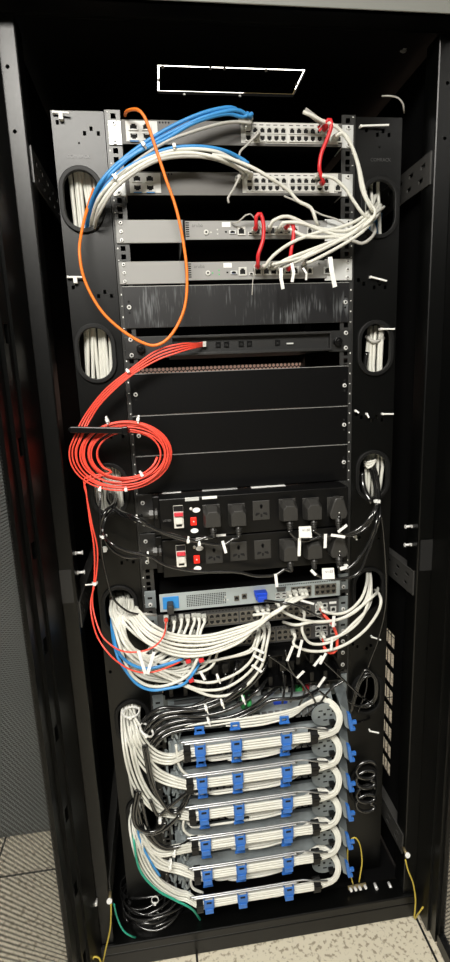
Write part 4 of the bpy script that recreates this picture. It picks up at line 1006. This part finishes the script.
for i, (x, y) in enumerate(((306, 532), (329, 573.5))):
    p = at(x, y, -.12); b = B(); a = 0.012
    b.hexa([(p.x - a * 1.25, p.y, p.z - a), (p.x + a * 1.1, p.y, p.z - a * 1.15), (p.x + a * .9, p.y, p.z + a), (p.x - a * 1.3, p.y, p.z + a * 1.1)], [(p.x - a * 1.25, p.y + .0008, p.z - a), (p.x + a * 1.1, p.y + .0008, p.z - a * 1.15), (p.x + a * .9, p.y + .0008, p.z + a), (p.x - a * 1.3, p.y + .0008, p.z + a * 1.1)])
    o = obj('paper_tag', b, 'paper_white', None, p); tag(o, ['square white paper tag between the right plugs of both power units', 'square white paper tag above the console switch'][i], 'label')
    text('writing', ['V1.02', 'V1.03'][i], 0.0075, (p.x, p.y - 0.0004, p.z + 0.004), 'plastic_grey', o, 0.0002)
# second cord pair on the left, and the input cables at the glands
cable('power_cable', 'black input cable at the left end of the upper power unit', None, px([(143, 515, -.035), (137, 516, -.045), (124, 516, -.05), (115, 509, -.03), (108, 500, .0), (108, 490, .03)], -.04), 'cable_black', 0.0038)
cable('power_cable', 'black input cable at the left end of the lower power unit', None, px([(148, 552, -.035), (140, 557, -.05), (125, 557), (112, 550), (105, 540), (101, 525), (106, 511), (114, 503, -.01), (114, 492, .03)], -.055), 'cable_black', 0.0038)
cable('power_cable', 'long black lead hanging left, ending beside the console switch', None, px([(103, 470, .02), (101, 482, -.03), (100, 513), (102, 553), (107, 578), (113, 598), (127, 611), (140, 614.5)], -.06), 'cable_black', 0.0024)
b = B(); b.cyl(at(138, 614, -.06), at(156, 615, -.04), 0.0035, 8); tag(obj('cable_end', b, 'cable_grey', None, at(138, 614, -.06)), 'grey sleeve at the end of the long black lead', 'cable sleeve')
for (x, y), d, l, tl in (((135.5, 518), (1, 0, -.5), 'white tie round black cords left of the upper power unit', (0, 0, -.008)), ((148, 555), (1, 0, 0), 'white tie round black cords left of the lower power unit', (0, 0, -.01)), ((188, 540), (1, 0, -.2), 'left white tie in front of the lower power unit', (0, 0, .008)), ((199, 543), (1, 0, -.1), 'short white tie in front of the lower power unit', None),
                     ((103.5, 536), (0, 0, 1), 'white tie round the black cords on the left manager', (.006, 0, 0)), ((377, 501), (0, 0, 1), 'white tie round the black cords under the third right opening', (-.01, 0, 0)), ((354, 535), (1, 0, .3), 'white tie round the cords right of the upper plugs', (.004, 0, -.01))):
    tie(at(x, y, -.09 if 185 < x < 210 else -.065), d, l, 0.008, tl)
for i, ((x, y), l) in enumerate((((105, 549), 'small white plastic clip on the left manager'), ((346, 567), 'white plastic clip beside the lower rounded plug'))):
    p = at(x, y, -.01 if i == 0 else -.08); b = B(); b.box(p.x - .004, p.x + .004, p.y - .006, p.y + .004, p.z - .006, p.z + .006); b.box(p.x - .006, p.x + .006, p.y - .004, p.y, p.z - .002, p.z + .002)
    tag(obj('cable_clip', b, 'tie_white', None, p, 0.001), l, 'clip')

# ---- white hook pins in the managers
for i, (x0, y0, x1, y1, l) in enumerate(((53, 112, 69, 113, 'white hook clip at the top of the left manager'), (68, 277, 83, 277, 'white hook clip on the left manager beside the orange lead'), (361, 126, 389, 125, 'white tie pin at the top of the right manager'), (371, 277, 387, 281, 'white tie pin on the right manager above the second opening'), (381, 329, 395, 329, 'pale tie end beside the second right opening'), (383, 414, 394, 414, 'white pin on the right manager above the third opening'), (372, 637, 381, 640, 'white pin on the right manager beside the slots'), (370, 731, 379, 733, 'white pin low on the right manager'), (367, 414, 369, 418, 'tiny white pin left of the others above the third opening'), (356, 411, 359, 413, 'tiny white pin nearest the rail above the third opening'))):
    A, D_ = at(x0, y0, -.006), at(x1, y1, -.010); b = B(); b.obox(A, D_, 0.0038, 0.003); b.box(A.x - .002, A.x + .002, -.008, 0.004, A.z - .0025, A.z + .0025)
    if i < 2: m_ = (A + D_) / 2; b.box(m_.x - .005, m_.x + .003, -.010, 0.0, m_.z - .012, m_.z)
    tag(obj('hook_pin', b, 'tie_white', None, A, 0.001), l, 'cable clip')

# ---- right hand white loops from the fourth opening to the dark switches
lab = 'white network cable looping from the fourth right opening to the dark switches'
G4 = 'white loops at the fourth right opening'
WN = iter(['shortest, to the red plugged port', 'crossing to the console switch', 'slack one ending between both switches', 'widest and lowest loop', 'steep one to the lower dark switch', 'dropping from the console switch right end'])
def WW(L, Y=-.06, **kw): return cable('network_cable', 'white loop at the fourth right opening, ' + next(WN), G4, px(L, Y), 'cable_white', 0.0036, **kw)
WW([(319, 603, -.012), (323, 611), (337, 614), (350, 610), (361.5, 598), (366.7, 583, -.03), (367.5, 569, .02)], plug=True, tags=(((300, 600, -.08), (314, 604, -.08), 0.005),))
WW([(276, 600, -.012), (284, 612), (300, 619), (320, 622), (340, 619), (353, 613), (364, 603), (369, 588, -.03), (369, 570, .02)], plug=True)
WW([(283, 622, -.012), (296, 625), (312, 622), (330, 621), (345, 617), (360, 607), (372, 597), (377, 592, -.02), (378, 588, .03)])
WW([(292, 630, -.012), (294, 645), (310, 651), (330, 650), (348, 643), (365, 630), (377, 614), (381, 602), (379, 594, -.03), (375, 590, .03)], plug=True)
WW([(321, 632, -.012), (327, 640), (345, 633), (360, 620), (368, 603), (371, 585, -.03), (370, 570, .02)], plug=True)
WW([(301, 608, -.012), (302, 630), (310, 643), (327, 643), (342, 634), (355, 622), (365, 612), (371, 600, -.04), (371, 582, .03)], plug=True)
cable('patch_lead', 'vivid red lead looping between the right ends of both dark switches', None, px([(319, 606, -.012), (325, 616), (332, 624), (337, 637), (336, 650), (330, 653), (324, 647), (321, 636, -.012)], -.055), 'cable_red', 0.0036, plug=True, plug2=True, tags=(((334, 616, -.08), (333, 627, -.08), 0.007), ((332, 637, -.08), (331, 650, -.08), 0.006)))
cable('power_cable', 'short black cable with thick end lying over the dark switches', None, px([(262, 600, -.06), (285, 603), (297, 606), (310, 612), (325, 619, -.05)], -.09), 'cable_black', 0.003)

# ---- the big white drape on the left
GL = 'white cables draped from the fourth left opening'
lab = 'white cable of the left drape, %s'
DR = 0
DN = ['plugged %s' % q for q in ('leftmost of the three in the console switch', 'second of the three in the console switch', 'third of the three in the console switch', 'beside those three in the console switch', 'left of three mid upper dark switch', 'second of three mid upper dark switch', 'right of three mid upper dark switch')] + ['%s left port cable of the upper dark switch' % q for q in ('first', 'second', 'third', 'fourth', 'fifth', 'sixth', 'seventh', 'crossing second', 'crossing third')] + ['%s left port cable of the lower dark switch' % q for q in ('third', 'fourth', 'fifth', 'sixth', 'second', 'first')] + ['left one in the middle of the lower dark switch', 'right one in the middle of the lower dark switch']
def start(i, n): 
    x = 110 + 28 * (i + 0.5) / n; return (x, 597 + 6 * abs((i + .5) / n - .4), .03), (x - 1 + rnd.uniform(-1, 1), 612 + rnd.uniform(-2, 2), -.02)
N1 = 7
for i in range(N1):        # long ones to the console switch and first dark switch, right half
    a, c = start(N1 - 1 - i + 2, 9); f = i / (N1 - 1)
    ex = [(288, 592, KY), (294, 591, KY), (300, 590, KY), (304, 590, KY), (256, 607, -.012), (261, 606, -.012), (266, 605, -.012)][i]
    d = 6 + i * 3.4
    L = [(ex[0], ex[1], ex[2]), (ex[0] - 2, ex[1] + 8, -.07 - .003 * i), (282 - i * 3, 606 + d * .45), (262 - i * 2, 616 + d * .65), (235, 624 + d * .8), (205, 629 + d), (175, 628 + d), (152 - i, 619 + d * .9), (137 - i * 1.2, 606 + d * .6, -.05), c, a]
    DR += 1; cable('network_cable', lab % DN[DR - 1], GL, px([(x[0] + rnd.uniform(-.6, .6), x[1] + rnd.uniform(-.8, .8), *x[2:]) if 1 < q < len(L) - 2 else x for q, x in enumerate(L)], -.09 + .006 * rnd.random()), 'cable_white', 0.0033, plug=True)
for i in range(9):         # to the left ports of the upper dark switch
    a, c = start(i, 9); port_x = [166, 174, 181, 187, 193, 199, 203, 181, 193][i]; py = [617, 617, 616, 616, 615, 615, 615, 632, 631][i]
    d = i * 3.8
    L = [(port_x, py, -.012), (port_x - 1, py + 14, -.05), (port_x - 8, 640 + d * .35), (port_x - 22 - i, 653 + d * .45), (port_x - 36 - i * 1.2, 654 + d * .35), (124 + i * .8, 640 + d * .25), (115 + i * 1.2, 622, -.045), c, a]
    DR += 1; cable('network_cable', lab % DN[DR - 1], GL, px([(x[0] + rnd.uniform(-.8, .8), x[1] + rnd.uniform(-.8, .8), *x[2:]) for x in L], -.07), 'cable_white', 0.0033, plug=True)
for i in range(8):         # to the lower dark switch
    a, c = start(i, 8); ex = [(200, 636), (206, 635), (212, 635), (218, 634), (194, 637), (188, 637), (256, 624), (262, 623)][i]
    d = i * 2.6
    if i < 6: L = [(ex[0], ex[1], -.012), (ex[0] + 1, ex[1] + 12, -.05), (ex[0] - 8, 660 + d), (175, 668 + d), (150 - i, 664 + d * 1.1), (130, 650 + d), (117 + i * 1.2, 628, -.05), c, a]
    else: L = [(ex[0], ex[1], -.012), (ex[0] - 1, ex[1] + 16, -.06), (250, 651), (225, 658), (190, 658 + d * .3), (160, 650), (135, 634), (122, 618, -.04), c, a]
    DR += 1; cable('network_cable', lab % DN[DR - 1], GL, px([(x[0] + rnd.uniform(-.8, .8), x[1] + rnd.uniform(-.8, .8), *x[2:]) for x in L], -.06), 'cable_white', 0.0033, plug=True)
# three low loops to the right
for i, L in enumerate(([(257, 625, -.012), (258, 641), (252, 659), (237, 673), (214, 682), (196, 681), (178, 675), (160, 668), (140, 655), (124, 635), (120, 615, -.02), (120, 600, .03)],
          [(262, 624, -.012), (264, 641), (258, 660), (245, 676), (225, 688), (203, 690), (184, 684), (165, 674), (145, 663), (124, 643), (116, 618, -.02), (116, 600, .03)],
          [(267, 623, -.012), (267, 644), (262, 665), (248, 684), (232, 694), (212, 696), (190, 688), (172, 680), (150, 670), (124, 650), (113, 622, -.02), (113, 600, .03)])):
    cable('network_cable', ['uppermost', 'middle', 'lowest'][i] + ' of three white cables looping low across the black cable guide', None, px(L, -.075), 'cable_white', 0.0034, plug=True)
cable('network_cable', 'white cable hanging lowest left beside the blue ones', None, px([(204, 640, -.02), (198, 657), (188, 675), (168, 685), (150, 686), (135, 678), (126, 664), (118, 640), (113, 620, -.02), (112, 600, .03)], -.08), 'cable_white', 0.0036)
cable('network_cable', 'upper of two blue cables dipping below the white drape', None, px([(188, 654, -.02), (180, 660), (167, 664), (153, 668), (139, 667.5), (125, 660), (116, 647), (113, 625, -.02), (113, 605, .03)], -.085), 'cable_blue', 0.0034)
cable('network_cable', 'lowest blue cable dipping farthest below the white drape', None, px([(205, 652, -.02), (196, 669), (184, 684), (167, 688.5), (151, 690), (137, 684), (126, 671), (117, 655), (112, 630, -.02), (112, 605, .03)], -.08), 'cable_blue', 0.0034)
for i, (x, y) in enumerate(((186, 662), (189, 681), (199, 661))):
    p = at(x, y, -.085); b = B(); b.obox(p, p + Vector((0.011, 0, 0.003)), 0.008, 0.008); tag(obj('cable_label', b, 'cable_crimson', None, p, 0.001), ['left crimson collar among the white cables', 'lower crimson collar on the low white loops', 'right crimson collar among the white cables'][i], 'cable marker')
for i, (a, c) in enumerate((((293, 646), (287, 661)), ((302, 640), (298, 657)), ((253, 648), (264, 653)), ((252, 665), (262, 672)), ((314, 666), (322, 656)), ((320, 664), (326, 653)), ((297, 678), (304, 671)), ((318, 687), (325, 677)), ((200, 671), (205, 680)), ((253, 655), (264, 661)))):
    b = B(); b.obox(at(*a, -.085), at(*c, -.085), 0.0062, 0.0012); o = obj('cable_label', b, 'paper_white', None, at(*a, -.085))
    tag(o, ['white flag label hanging left below the right loops', 'white flag label beside another, below the right loops', 'white flag label at the right end of the low loops', 'white flag label lower at the end of the low loops', 'dark backed white label left of the rail screws', 'white flag label nearest the right rail', 'white flag label on a black cable over the appliance', 'white flag label lowest at the right, over the appliance', 'small white tag on black cable in the cable guide', 'white flag label between the low loops and the black cables'][i], 'label')

# ---- black power cables across the appliance
GB = 'black power cables across the appliance'
lab = 'black power cable above the topmost patch panel, %s'
BN = ['highest in the bunch', 'second highest in the bunch', 'third from the top', 'fourth from the top', 'running close over the third', 'second lowest, ending farthest right', 'lowest, hugging the patch panel', 'rising steeply into the cable guide']
blk = [
 [(132, 745, .0), (137, 730), (148, 716), (162, 708), (185, 708), (208, 703), (228, 694), (245, 682), (258, 668), (264, 655, -.03)],
 [(135, 748, .0), (141, 732), (152, 719), (168, 712), (190, 712), (214, 706), (235, 697), (252, 684), (264, 669), (270, 655, -.03)],
 [(137, 752, .0), (145, 736), (157, 722), (175, 716), (200, 716), (224, 711), (243, 702), (259, 689), (270, 676, -.03)],
 [(140, 755, .0), (149, 739), (163, 726), (185, 720), (208, 720), (232, 716), (252, 707), (268, 695), (280, 686, -.03)],
 [(138, 744, .0), (146, 728), (160, 715), (180, 711), (203, 709), (225, 700), (243, 687), (256, 676, -.03)],
 [(142, 758, .0), (152, 742), (166, 730), (190, 724), (215, 723), (240, 717), (258, 708), (272, 700), (300, 698), (318, 690, -.03)],
 [(145, 760, .0), (155, 745), (170, 733), (195, 728), (222, 725), (243, 720), (256, 712, -.03)],
 [(148, 733), (165, 718), (190, 708), (210, 698), (228, 685), (236, 668), (238, 658, -.02)],
]
for q, L in enumerate(blk): cable('power_cable', lab % BN[q], GB, px(L, -.065 - rnd.random() * .02), 'cable_black', 0.0044, 8)
tie(at(146.5, 730, -.09), at(152, 720) - at(140, 735), 'large white tie at the left end of the black power cables', 0.020)
for (x, y), l in (((206, 707), 'left white tie on the black power cables'), ((222, 702), 'middle white tie on the black power cables'), ((208.5, 720), 'lowest white tie on the black power cables'), ((243, 698), 'white tie beside the green connectors'), ((218, 677), 'white tie up in the cable guide')):
    tie(at(x, y, -.09), (1, 0, 0.35), l, 0.008, (0.004, 0, -0.012))
lab = 'thin black cable crossing the appliance, %s'
TB = ['rightmost, reaching the right manager', 'second from the right, starting low', 'middle one, starting in the cable guide', 'slanting down to the left', 'leftmost, bending back down']
for q, L in enumerate(([(322, 660), (335, 672), (350, 686), (362, 697), (375, 706, .0)], [(318, 690), (330, 700), (345, 715), (355, 722), (370, 718, .0)], [(285, 650), (290, 668), (299, 680), (312, 696), (318, 708)], [(345, 680), (330, 690), (318, 705), (305, 716)], [(268, 655), (282, 665), (297, 678), (305, 690), (296, 712)])):
    cable('power_cable', lab % TB[q], 'thin black cables over the appliance', px(L, -.07), 'cable_black', 0.0026)
for i, x in enumerate((205, 215, 225, 238, 282, 290)):   # black plugs hanging in the guide
    b = B(); p = at(x, 668 - i, -.045); b.box(p.x - .008, p.x + .008, p.y - .01, p.y + .01, p.z - .014, p.z + .012); o = obj('power_plug', b, 'black_plastic', None, p, .002); tag(o, 'black plug hanging in the black cable guide', 'plug', 'black plugs in the cable guide')
    b = B(); b.tube(spline([p + Vector((0, -.005, -.014)), p + Vector((.002, -.015, -.05)), p + Vector((-.008, -.03, -.085))]), .003, 7); obj('cord', b, 'cable_black', o)
# black loops in the fifth right opening and the long lead down to it
for i in range(3): cable('power_cable', 'black cable looped in the fifth right opening', 'black loops in the fifth right opening', px([(350 + i, 714 - i * 2), (355 + i * 3, 690 - i * 4), (365 + i * 2, 670 + i * 3), (376 - i, 678), (377 - i, 695), (370, 706 - i * 2), (358, 706), (346, 700)], -.02), 'cable_black', 0.003)
cable('power_cable', 'long thin black lead hanging down the right manager', None, px([(379, 500), (384, 540), (386, 600), (378, 640), (368, 668), (366, 690), (358, 712)], -.015), 'cable_black', 0.0025)
for j in range(2):
    c = at(364, 762 + j * 24, -.02); P = [c + Vector((0.026 * math.cos(a), -0.012 + 0.004 * math.sin(a), 0.015 * math.sin(a) - .0016 * i)) for i, a in enumerate([2 * math.pi * k / 18 for k in range(40)])]
    b = B(); b.tube(P, 0.005, 8); tag(obj('cable_coil', b, 'cable_black', None, c), ['upper coil of black cable beside the patch panels', 'lower coil of black cable beside the patch panels'][j], 'cable coil')

# ---- white bundles from the lowest left opening into the six patch panels
runs = [
 [(134, 700, .03), (132, 712, -.02), (135, 727), (142, 743), (156, 756), (172, 759)],
 [(132, 700, .03), (129, 714, -.02), (132, 735), (140, 754), (154, 771), (170, 780)],
 [(129, 700, .03), (126.5, 716, -.02), (128.5, 745), (135, 774), (147, 797), (162, 810), (177, 813)],
 [(139, 800, .03), (137, 808, -.03), (139, 826), (147, 841), (160, 852), (176, 850)],
 [(138, 800, .03), (136, 812, -.03), (138, 832), (147, 850), (161, 864), (180, 869)],
 [(136, 800, .03), (134, 815, -.03), (136, 838), (143, 862), (157, 882), (175, 894), (187, 897)],
]
for k in range(6):
    z = MZ[k]
    for j, (u, v) in enumerate([(-.0099, .001), (-.0033, .002), (.0033, .001), (.0099, .002), (-.0058, -.006), (.006, -.006)]):
        A = [J(p, .0009) for p in px(runs[k], -.075)]
        A = offset_path(A, -u * (1.25 if k < 3 else 1.1), v)
        zz = z - 0.0045 + u * 0.98
        Bp = [Vector((x, -0.104 - v * .8, zz + rnd.uniform(-.0007, .0007))) for x in (-0.172 + .0015 * k, -.142, -.10, -.058, 0.0, .06, .10, .127 + .0015 * k)]
        rr = 0.0345 - u * .55; zc_ = z + 0.029; xc = 0.160
        T = [Vector((xc + (rr + .001) * math.cos(a), -0.101 + .040 * (i_ / 6.0) ** 1.5 - v * .5, zc_ + rr * math.sin(a))) for i_, a in enumerate([math.radians(q) for q in (-65, -38, -10, 18, 46, 70, 92)])]
        e_ = -0.17 + j * 0.045 + rnd.uniform(-.01, .01); g = j % 4
        g = (j * 5 + k) % 4; U_ = [Vector((0.120, -0.066, z + .058 - g * .002)), Vector((0.085, -0.076, z + .053 - g * .0055)), Vector((0.02, -0.082, z + .051 - g * .0075)), Vector((min(-0.03, e_ + .05), -0.082, z + .050 - g * .0075)), Vector((e_, -0.080, z + .047 - g * .006)), Vector((e_ - .014, -0.060, z + .038))]
        cable('network_cable', '%s of six white cables along the %s patch panel' % (('lowest', 'second lowest', 'second highest', 'highest', 'lower hidden', 'upper hidden')[j], ORD[k]), 'white cables of the %s patch panel' % ORD[k], A + Bp + T + U_, 'cable_white', 0.0029, step=0.010)
    # thin grey cable behind, on the upper row
    cable('network_cable', 'black cable tucked behind the %s patch panel clips' % ORD[k], None, [Vector((-.16, -.075, z - .024)), Vector((-.05, -.085, z - .026)), Vector((.06, -.085, z - .027)), Vector((.13, -.09, z - .026)), Vector((.19, -.085, z - .018)), Vector((.21, -.06, z + .004))], 'cable_black', 0.0032)
    if k in (1, 3, 5): cable('network_cable', 'white cable hooked round the left end of the %s patch panel' % ORD[k], None, px([[(176, 745), (179, 765), (188, 775), (203, 775)], [(190, 812), (184, 820), (184, 830), (192, 836), (206, 836)], [(197, 873), (191, 880), (193, 888), (203, 893)]][k // 2], -.085), 'cable_white', 0.0033)
# closer vertical drop that the three lower runs come from
for i in range(4):
    x = 127 + i * 4; cable('network_cable', 'white cable falling from the lowest visible left opening', 'white cables below the fifth left opening', px([(x + 1, 700, .03), (x, 716, -.015), (x - .5 + rnd.uniform(-1, 1), 735, -.03), (x + .5, 760, -.03), (x + 5, 790, -.02), (x + 8, 800, .02)] if i < 1 else [(x + 1, 702, .03), (x, 716, .0), (x + 2, 732, .0), (x + 6, 750, .01)], -.03), 'cable_white', 0.0033)
tie(at(131, 712, -.045), (0.0, 0, 1), 'pale tie round the white cables under the fifth left opening', 0.021)
for (x, y), l, q in (((160, 818), 'white tie round the third bundle entering the patch panels', .012), ((174, 851), 'white tie round the fourth bundle entering the patch panels', .012), ((170, 864), 'white tie round the fifth bundle entering the patch panels', .012)):
    tie(at(x, y, -.08), (1, 0, -.3), l, q)
cable('ground_wire', 'green earth wire curving below the lowest white bundle', None, px([(133, 815, -.01), (134, 842), (140, 870), (156, 889), (175, 900), (192, 909), (201, 921, -.05)], -.085), 'cable_teal', 0.0028)
cable('network_cable', 'blue cable hidden among the lowest white bundle', None, px([(136, 802, .0), (137, 818), (140, 840), (151, 862), (160, 876)], -.08), 'cable_blue', 0.0028)
# black loops at the left of the patch panels
lab = 'black cable looping at the left of the patch panels'
for L in ([(137, 790), (133, 812), (136, 826), (148, 832), (160, 829), (166, 822)], [(140, 792), (136, 813), (140, 829), (152, 834), (166, 828), (180, 815)], [(143, 745), (150, 780), (160, 800), (170, 810), (180, 808), (188, 792)], [(146, 745), (153, 782), (163, 803), (172, 813), (183, 808), (192, 790)], [(150, 800), (158, 815), (170, 806), (184, 795), (193, 788)], [(136, 800), (144, 830), (158, 846), (172, 849), (186, 843)], [(141, 800), (150, 832), (163, 846), (180, 846), (192, 838)]):
    cable('power_cable', lab, 'black loops left of the patch panels', px(L, -.085 + rnd.uniform(-.01, .01)), 'cable_black', 0.0042)
# heap of black cable on the cabinet floor, left
for i in range(9):
    c = Vector((-0.295 + rnd.uniform(-.02, .02), -0.005 + rnd.uniform(-.02, .05), -0.034 + i * .004)); rx = .075 + rnd.uniform(-.02, .01); ry = .045 + rnd.uniform(-.01, .015); ph = rnd.random() * 6
    P = [c + Vector((rx * math.cos(ph + 2 * math.pi * k / 20), ry * math.sin(ph + 2 * math.pi * k / 20), .004 * math.sin(3 * 2 * math.pi * k / 20) + .012)) for k in range(18)]
    b = B(); b.tube(spline(P, .012), .003, 7); tag(obj('cable_coil', b, 'cable_black', None, c), 'loop of black cable heaped on the cabinet floor at the left', 'cable', 'heap of black cable on the cabinet floor')
tie(at(155, 900, -.03), (0.2, 0, 1), 'white tie on the heap of black cable', .01)
tie(at(158, 915, -.03), (0.6, 0, 1), 'white tie lying lowest by the heap of black cable', .006, (-.014, 0, -.006))

# ---- earth wires and studs
for s, (kx, ky) in ((-1, (110, 896)), (1, (405, 851))):
    p = at(kx, ky, -.085); t = thing('earth_stud', 'white capped earth stud on the foot of the %s post' % ('left' if s < 0 else 'right'), 'earth stud', p)
    b = B(); b.cyl(p + Vector((0, .01, 0)), p + Vector((0, -.012, 0.0)), .004, 10); b.cyl(p + Vector((0, -.008, -.012)), p + Vector((0, -.010, -.002)), .003, 8); obj('stud', b, 'brass', t)
    b = B(); b.cyl(p + Vector((0, -.012, .002)), p + Vector((0, -.016, .003)), .0065, 14); obj('cap', b, 'paper_white', t)
cable('ground_wire', 'yellow green earth wire from the left stud down to the left door', None, px([(111, 904), (111, 915), (110, 930), (106, 948), (103, 962)], -.10), 'cable_yellow', .0019)
cable('ground_wire', 'green earth wire from the left stud into the cabinet floor', None, px([(114, 904, -.09), (117, 917), (123, 930), (131, 936), (138, 938, -.06)], -.085), 'cable_teal', .0021)
cable('ground_wire', 'short yellow wire loop at the foot of the left door', None, px([(91, 962), (94, 957), (99, 958), (102, 966)], -.13), 'cable_yellow', .0022)
cable('ground_wire', 'yellow green earth wire from the right stud to the right door', None, px([(405.5, 860), (408, 870), (413, 883), (415.5, 900), (414.5, 918), (418, 914, -.12), (423, 907, -.13)], -.10), 'cable_yellow', .0021)
b = B(); p = at(425, 907, -.12); b.cyl(p, p + Vector((0.004, -.004, -.016)), .004, 8); b.cyl(p, p + Vector((0, 0, .008)), .003, 8); tag(obj('wire_lug', b, 'ear_silver', None, p), 'silver lug of the earth wire on the right door foot', 'wire lug')
for i, (x, y) in enumerate(((421, 853), (96, 903))):
    p = at(x, y, -.085); b = B(); b.cyl(p + Vector((0, .01, 0)), p + Vector((0, -.006, 0)), .0035, 10); tag(obj('bolt', b, 'screw_steel', None, p), ['small bright bolt right of the right earth stud', 'small bright bolt left of the left earth stud'][i], 'bolt')
t = thing('earth_bar', 'small metal earth bar on the cabinet floor right of the patch panels', 'earth bar', at(357, 888, -.05))
A, D_ = at(348, 888, -.05), at(366, 884.5, -.05); b = B(); b.obox(A, D_, .009, .006); obj('bar', b, 'brass', t, bevel=.001)
for f in (.1, .35, .6, .9): p = A + (D_ - A) * f; b = B(); b.cyl(p, p + Vector((0, -.012, .004)), .004, 8); obj('terminal_screw', b, 'screw_steel', t)
b = B(); b.box(A.x, D_.x, -.05, -.045, -.030, A.z - .004); obj('bar_foot', b, 'black_plastic', t)
cable('ground_wire', 'yellow earth wire arched above the small earth bar', None, px([(353, 884), (350, 872), (347.5, 858), (349, 843), (354.7, 837.5), (360, 845), (362, 861), (360.5, 873), (359, 882)], -.055), 'cable_yellow', .0019)
for i, (x, y) in enumerate(((376, 887), (390, 886))):
    p = at(x, y, -.05); b = B(); b.cyl(p + Vector((0, .01, 0)), p + Vector((0, -.006, 0)), .004, 10); tag(obj('bolt', b, 'screw_steel', None, p), ['left of two bolts on the cabinet floor right of the earth bar', 'right of two bolts on the cabinet floor by the right post'][i], 'bolt')
cable('network_cable', 'thin dark wire hanging below the lowest patch panel', None, px([(262, 893), (272, 897), (280, 896), (288, 891)], -.06), 'cable_grey', .0012)
cable('network_cable', 'thin pale loop of cable above the right manager', None, px([(382, 96, .0), (390, 96), (398, 98), (403, 104), (404, 113, .0)], -.01), 'cable_grey', .0016)

# ------------------------------------------------------------------ ceiling lamps
for i, (x, y, sx, sy, p) in enumerate(LAMPS):
    t = thing('ceiling_lamp', ['long lamp in the ceiling in front of the cabinet', 'long lamp in the ceiling behind the cabinet', 'long lamp in the ceiling right of the cabinet'][i], 'ceiling lamp', (x, y, 2.63))
    b = B(); b.box(x - sx / 2 - .02, x + sx / 2 + .02, y - sy / 2 - .02, y + sy / 2 + .02, 2.636, 2.65); obj('lamp_housing', b, 'ear_silver', t)
    b = B(); b.box(x - sx / 2, x + sx / 2, y - sy / 2, y + sy / 2, 2.632, 2.636); obj('diffuser', b, 'lamp_diffuser', t)
b = B(); b.box(0.2, 2.2, 0.95, 1.0, 2.35, 2.38); b.box(0.2, 2.2, 1.25, 1.3, 2.35, 2.38)
for k in range(8): b.box(0.3 + k * .25, 0.33 + k * .25, 1.0, 1.25, 2.355, 2.37)
tag(obj('cable_ladder', b, 'tray_yellow', None, (1.2, 1.1, 2.35)), 'yellow overhead cable ladder beyond the cabinet top', 'cable ladder')
